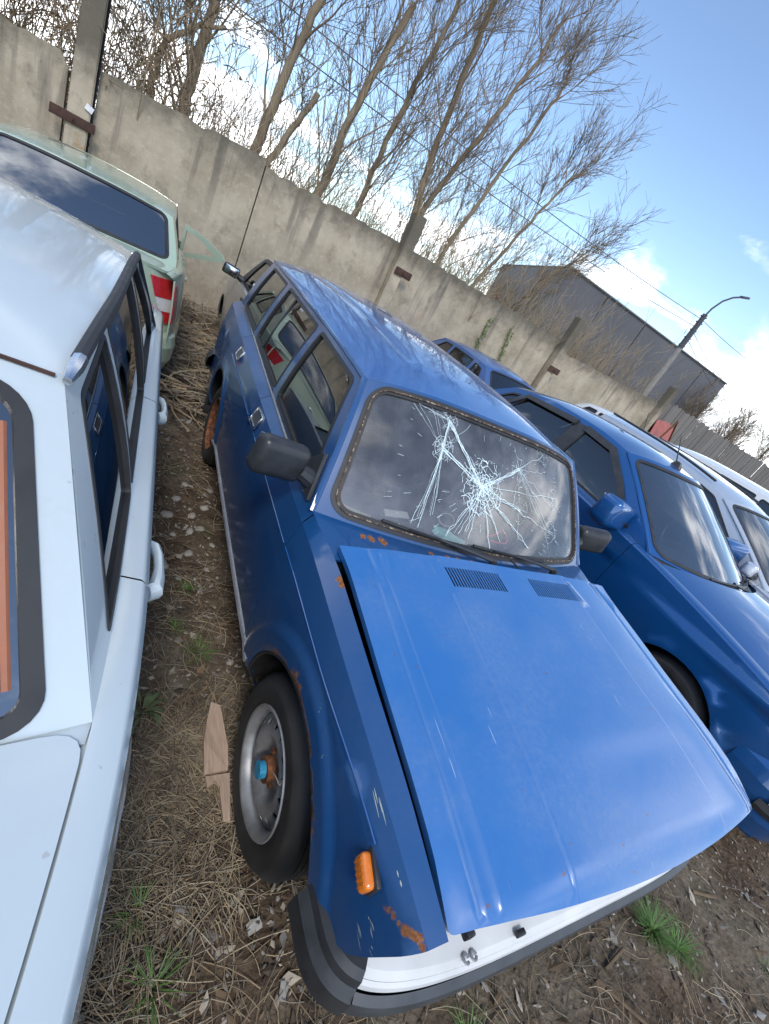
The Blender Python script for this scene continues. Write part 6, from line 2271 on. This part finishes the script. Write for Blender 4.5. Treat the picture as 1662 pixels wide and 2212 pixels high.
# broken plank beside the front wheel
wood = NT('weathered_board')
n_ = wood.noise(4, 5, 0.6, sc=(40, 3, 40))
wood.set(color=wood.ramp(n_, (0.3, (0.36, 0.25, 0.18)), (0.7, (0.50, 0.37, 0.28))), rough=0.85)
wood.bump(n_, 0.3, 0.003)
bo = empty('broken_board', (-0.80, 0.2, gz(-0.8, 0.2)))
tag(bo, 'broken piece of pinkish brown board on the ground by the front wheel', 'board')
for nm_, poly, th in (('board_half', [(-0.047, -0.06), (0.035, -0.055), (0.040, 0.03), (0.026, 0.20), (-0.010, 0.215), (-0.030, 0.13), (-0.044, 0.06)], 0.016), ('board_splinter', [(0.005, -0.215), (0.028, -0.22), (0.040, -0.065), (-0.044, -0.068), (-0.040, -0.11), (-0.012, -0.085), (0.0, -0.11)], 0.014)):
    b = BB(); b.prism(poly, lambda a, c_, d: V((a, c_, 0.038 + 0.05 * max(0, c_) * 0.1 + 0.004 * math.sin(c_ * 31) - d)), th); b.build(nm_, wood.mat, bo, smooth=None)

# green weeds
WG = simple('fresh_green_blade', (0.085, 0.17, 0.03), 0.6, var=0.35, scale=30)
WD = simple('dull_green_leaf', (0.11, 0.14, 0.055), 0.7, var=0.3, scale=30)


def tuft(x, y, n, h, sp, label, mat_, rosette=False):
    ro = empty('weed_tuft', (x, y, gz(x, y)))
    tag(ro, label, 'weed')
    vv, ff = [], []
    for _ in range(n):
        a = rg.uniform(0, 6.28)
        L = h * rg.uniform(0.55, 1.15); w = (0.0022 if not rosette else 0.007) * rg.uniform(0.7, 1.3)
        p = V((math.cos(a), math.sin(a), 0)) * rg.uniform(0, sp * 0.45)
        out = V((math.cos(a), math.sin(a), 0)); nn = V((-out.y, out.x, 0))
        k = len(vv)
        for i in range(5):
            t_ = i / 4
            if rosette: q = p + out * L * t_ + V((0, 0, 0.02 + 0.03 * math.sin(t_ * 2.6)))
            else: q = p + out * sp * t_ * t_ * rg.uniform(0.8, 1.1) + V((0, 0, L * (t_ - 0.25 * t_ * t_)))
            ww = w * (math.sin(math.pi * min(1, t_ * 0.9 + 0.1)) if rosette else (1 - 0.85 * t_))
            vv += [tuple(q + nn * ww), tuple(q - nn * ww)]
        for i in range(4): ff.append((k + 2 * i, k + 2 * i + 1, k + 2 * i + 3, k + 2 * i + 2))
    o = raw_mesh('leaves', vv, ff, mat_, ro); o['kind'] = 'stuff'


tuft(-1.05, 0.40, 16, 0.085, 0.06, 'flat rosette weed in the dry grass beside the white car', WD, True)
tuft(-0.90, 1.04, 34, 0.05, 0.05, 'small green grass tuft farthest along the gap between the cars', WG)
tuft(-0.94, 0.79, 30, 0.045, 0.05, 'small grass tuft in the gap just behind the front wheel arch', WG)
tuft(-0.84, 0.67, 46, 0.05, 0.07, 'spreading grass tuft near the front wing in the gap', WG)
tuft(0.90, -0.72, 150, 0.085, 0.10, 'bright green grass clump in front of the bumper on the right', WG)
tuft(1.00, -0.80, 80, 0.06, 0.09, 'lower grass clump just ahead of the bright one', WG)
tuft(-0.13, -0.72, 60, 0.05, 0.08, 'green weeds below the middle of the bumper at the bottom edge', WG)
tuft(-0.99, -0.36, 40, 0.07, 0.07, 'thin grass tuft at the bottom left beside the white car', WG)
tuft(-1.03, -0.20, 26, 0.07, 0.06, 'sparse grass blades in the straw at the left', WG)
tuft(-0.85, 4.2, 60, 0.08, 0.12, 'mossy grass patch by the far end of the gap', WG)
tuft(1.50, -1.0, 26, 0.05, 0.06, 'tiny dull tuft on the bare earth at the bottom right', WD)

# sticks and scraps
for (pts, r_, lab, nm_) in (([(1.36, -0.68, 0.012), (1.45, -0.715, 0.014), (1.52, -0.735, 0.012)], 0.008, 'short dark stick on the bare earth at the bottom right', 'stick'),
                            ([(0.50, -0.78, 0.015), (0.62, -0.93, 0.02), (0.72, -1.1, 0.012)], 0.006, 'long thin twig below the bumper', 'stick'),
                            ([(0.55, -0.74, 0.01), (0.68, -0.72, 0.02)], 0.006, 'pale twig poking out beside the grass clump', 'stick')):
    b = BB(); b.tube([(x, y, z + gz(x, y)) for x, y, z in pts], r_, 6); o = b.build(nm_, M['stem']); tag(o, lab, 'stick')
WP = simple('scrap_paper', (0.34, 0.32, 0.29), 0.85, var=0.15, scale=40)
for k, (x, y, s_, lab) in enumerate(((-0.66, -0.46, 0.018, 'grey paper scrap near the black bumper corner'), (-0.60, -0.56, 0.014, 'crumpled pale scrap at the bottom edge by the bumper corner'), (1.55, -1.05, 0.028, 'white paper scrap on the bare earth at the bottom right'), (-0.72, -0.30, 0.022, 'grey chip on the dirt below the front tyre'))):
    vv = []
    for i in range(4):
        for j in range(4):
            vv.append(((i / 3 - 0.5) * s_ * 2 + rg.uniform(-0.2, 0.2) * s_, (j / 3 - 0.5) * s_ * 1.3 + rg.uniform(-0.2, 0.2) * s_, 0.012 + rg.uniform(0, 0.5) * s_))
    o = raw_mesh('paper_scrap', vv, [(i * 4 + j, i * 4 + j + 1, i * 4 + j + 5, i * 4 + j + 4) for i in range(3) for j in range(3)], WP)
    o.location = (x, y, gz(x, y)); o.rotation_euler = (0, 0, rg.uniform(0, 3))
    tag(o, lab, 'scrap')

# things lying on the dashboard behind the broken windscreen
def dash(u, v, dep=0.03):
    return W.wsp(u / 0.66, v / 0.52, -dep)


b = BB()
b.tube([dash(-0.60, 0.055), dash(-0.54, 0.046), dash(-0.475, 0.042)], [0.020, 0.021, 0.019], 8, flat=0.5)
o = b.build('wooden_stick', simple('pale_wood', (0.62, 0.55, 0.34), 0.7)); tag(o, 'pale yellow stick lying behind the windscreen corner', 'stick')
b = BB()
q = Matrix.Rotation(R(8), 3, 'Z') @ Matrix.Rotation(R(20), 3, 'X')
b.box((dash(-0.39, 0.085, 0.03)), (0.115, 0.030, 0.006), rot=q, bevel=0.002)
o = b.build('card_holder', simple('card_white', (0.6, 0.6, 0.58), 0.6)); tag(o, 'small white card on the dashboard', 'card')
vv, ff = [], []
for i in range(9):
    for j in range(5):
        p = dash(lerp(-0.235, -0.085, i / 8), lerp(0.075, 0.045, i / 8) + (j - 2) * 0.010 * (1 - abs(i / 4 - 1) * 0.35), 0.035 + 0.006 * math.sin(j * 2.2 + i))
        vv.append(tuple(p))
for i in range(8):
    for j in range(4): ff.append((i * 5 + j, i * 5 + j + 1, i * 5 + j + 6, i * 5 + j + 5))
o = raw_mesh('face_mask', vv, ff, simple('mask_teal', (0.26, 0.58, 0.55), 0.8), smooth=True); tag(o, 'pale turquoise face mask on the dashboard', 'mask')
b = BB()
b.tube([dash(-0.19 + 0.035 * math.cos(a), 0.115 + 0.022 * math.sin(a), 0.03) for a in [i * 0.35 for i in range(19)]], 0.003, 5)
o = b.build('elastic_ring', simple('elastic_beige', (0.45, 0.40, 0.33), 0.7)); tag(o, 'beige elastic ring on the dashboard above the mask', 'ring')
b = BB()
b.tube([dash(x, z, 0.03) for x, z in ((0.02, 0.118), (0.015, 0.095), (0.04, 0.10), (0.07, 0.112), (0.09, 0.125), (0.115, 0.115), (0.13, 0.095), (0.12, 0.08), (0.085, 0.078), (0.03, 0.08))], 0.0042, 6)
o = b.build('pink_cord', simple('pink_cord_plastic', (0.72, 0.16, 0.22), 0.5)); tag(o, 'pink cord looped on the dashboard', 'cord')
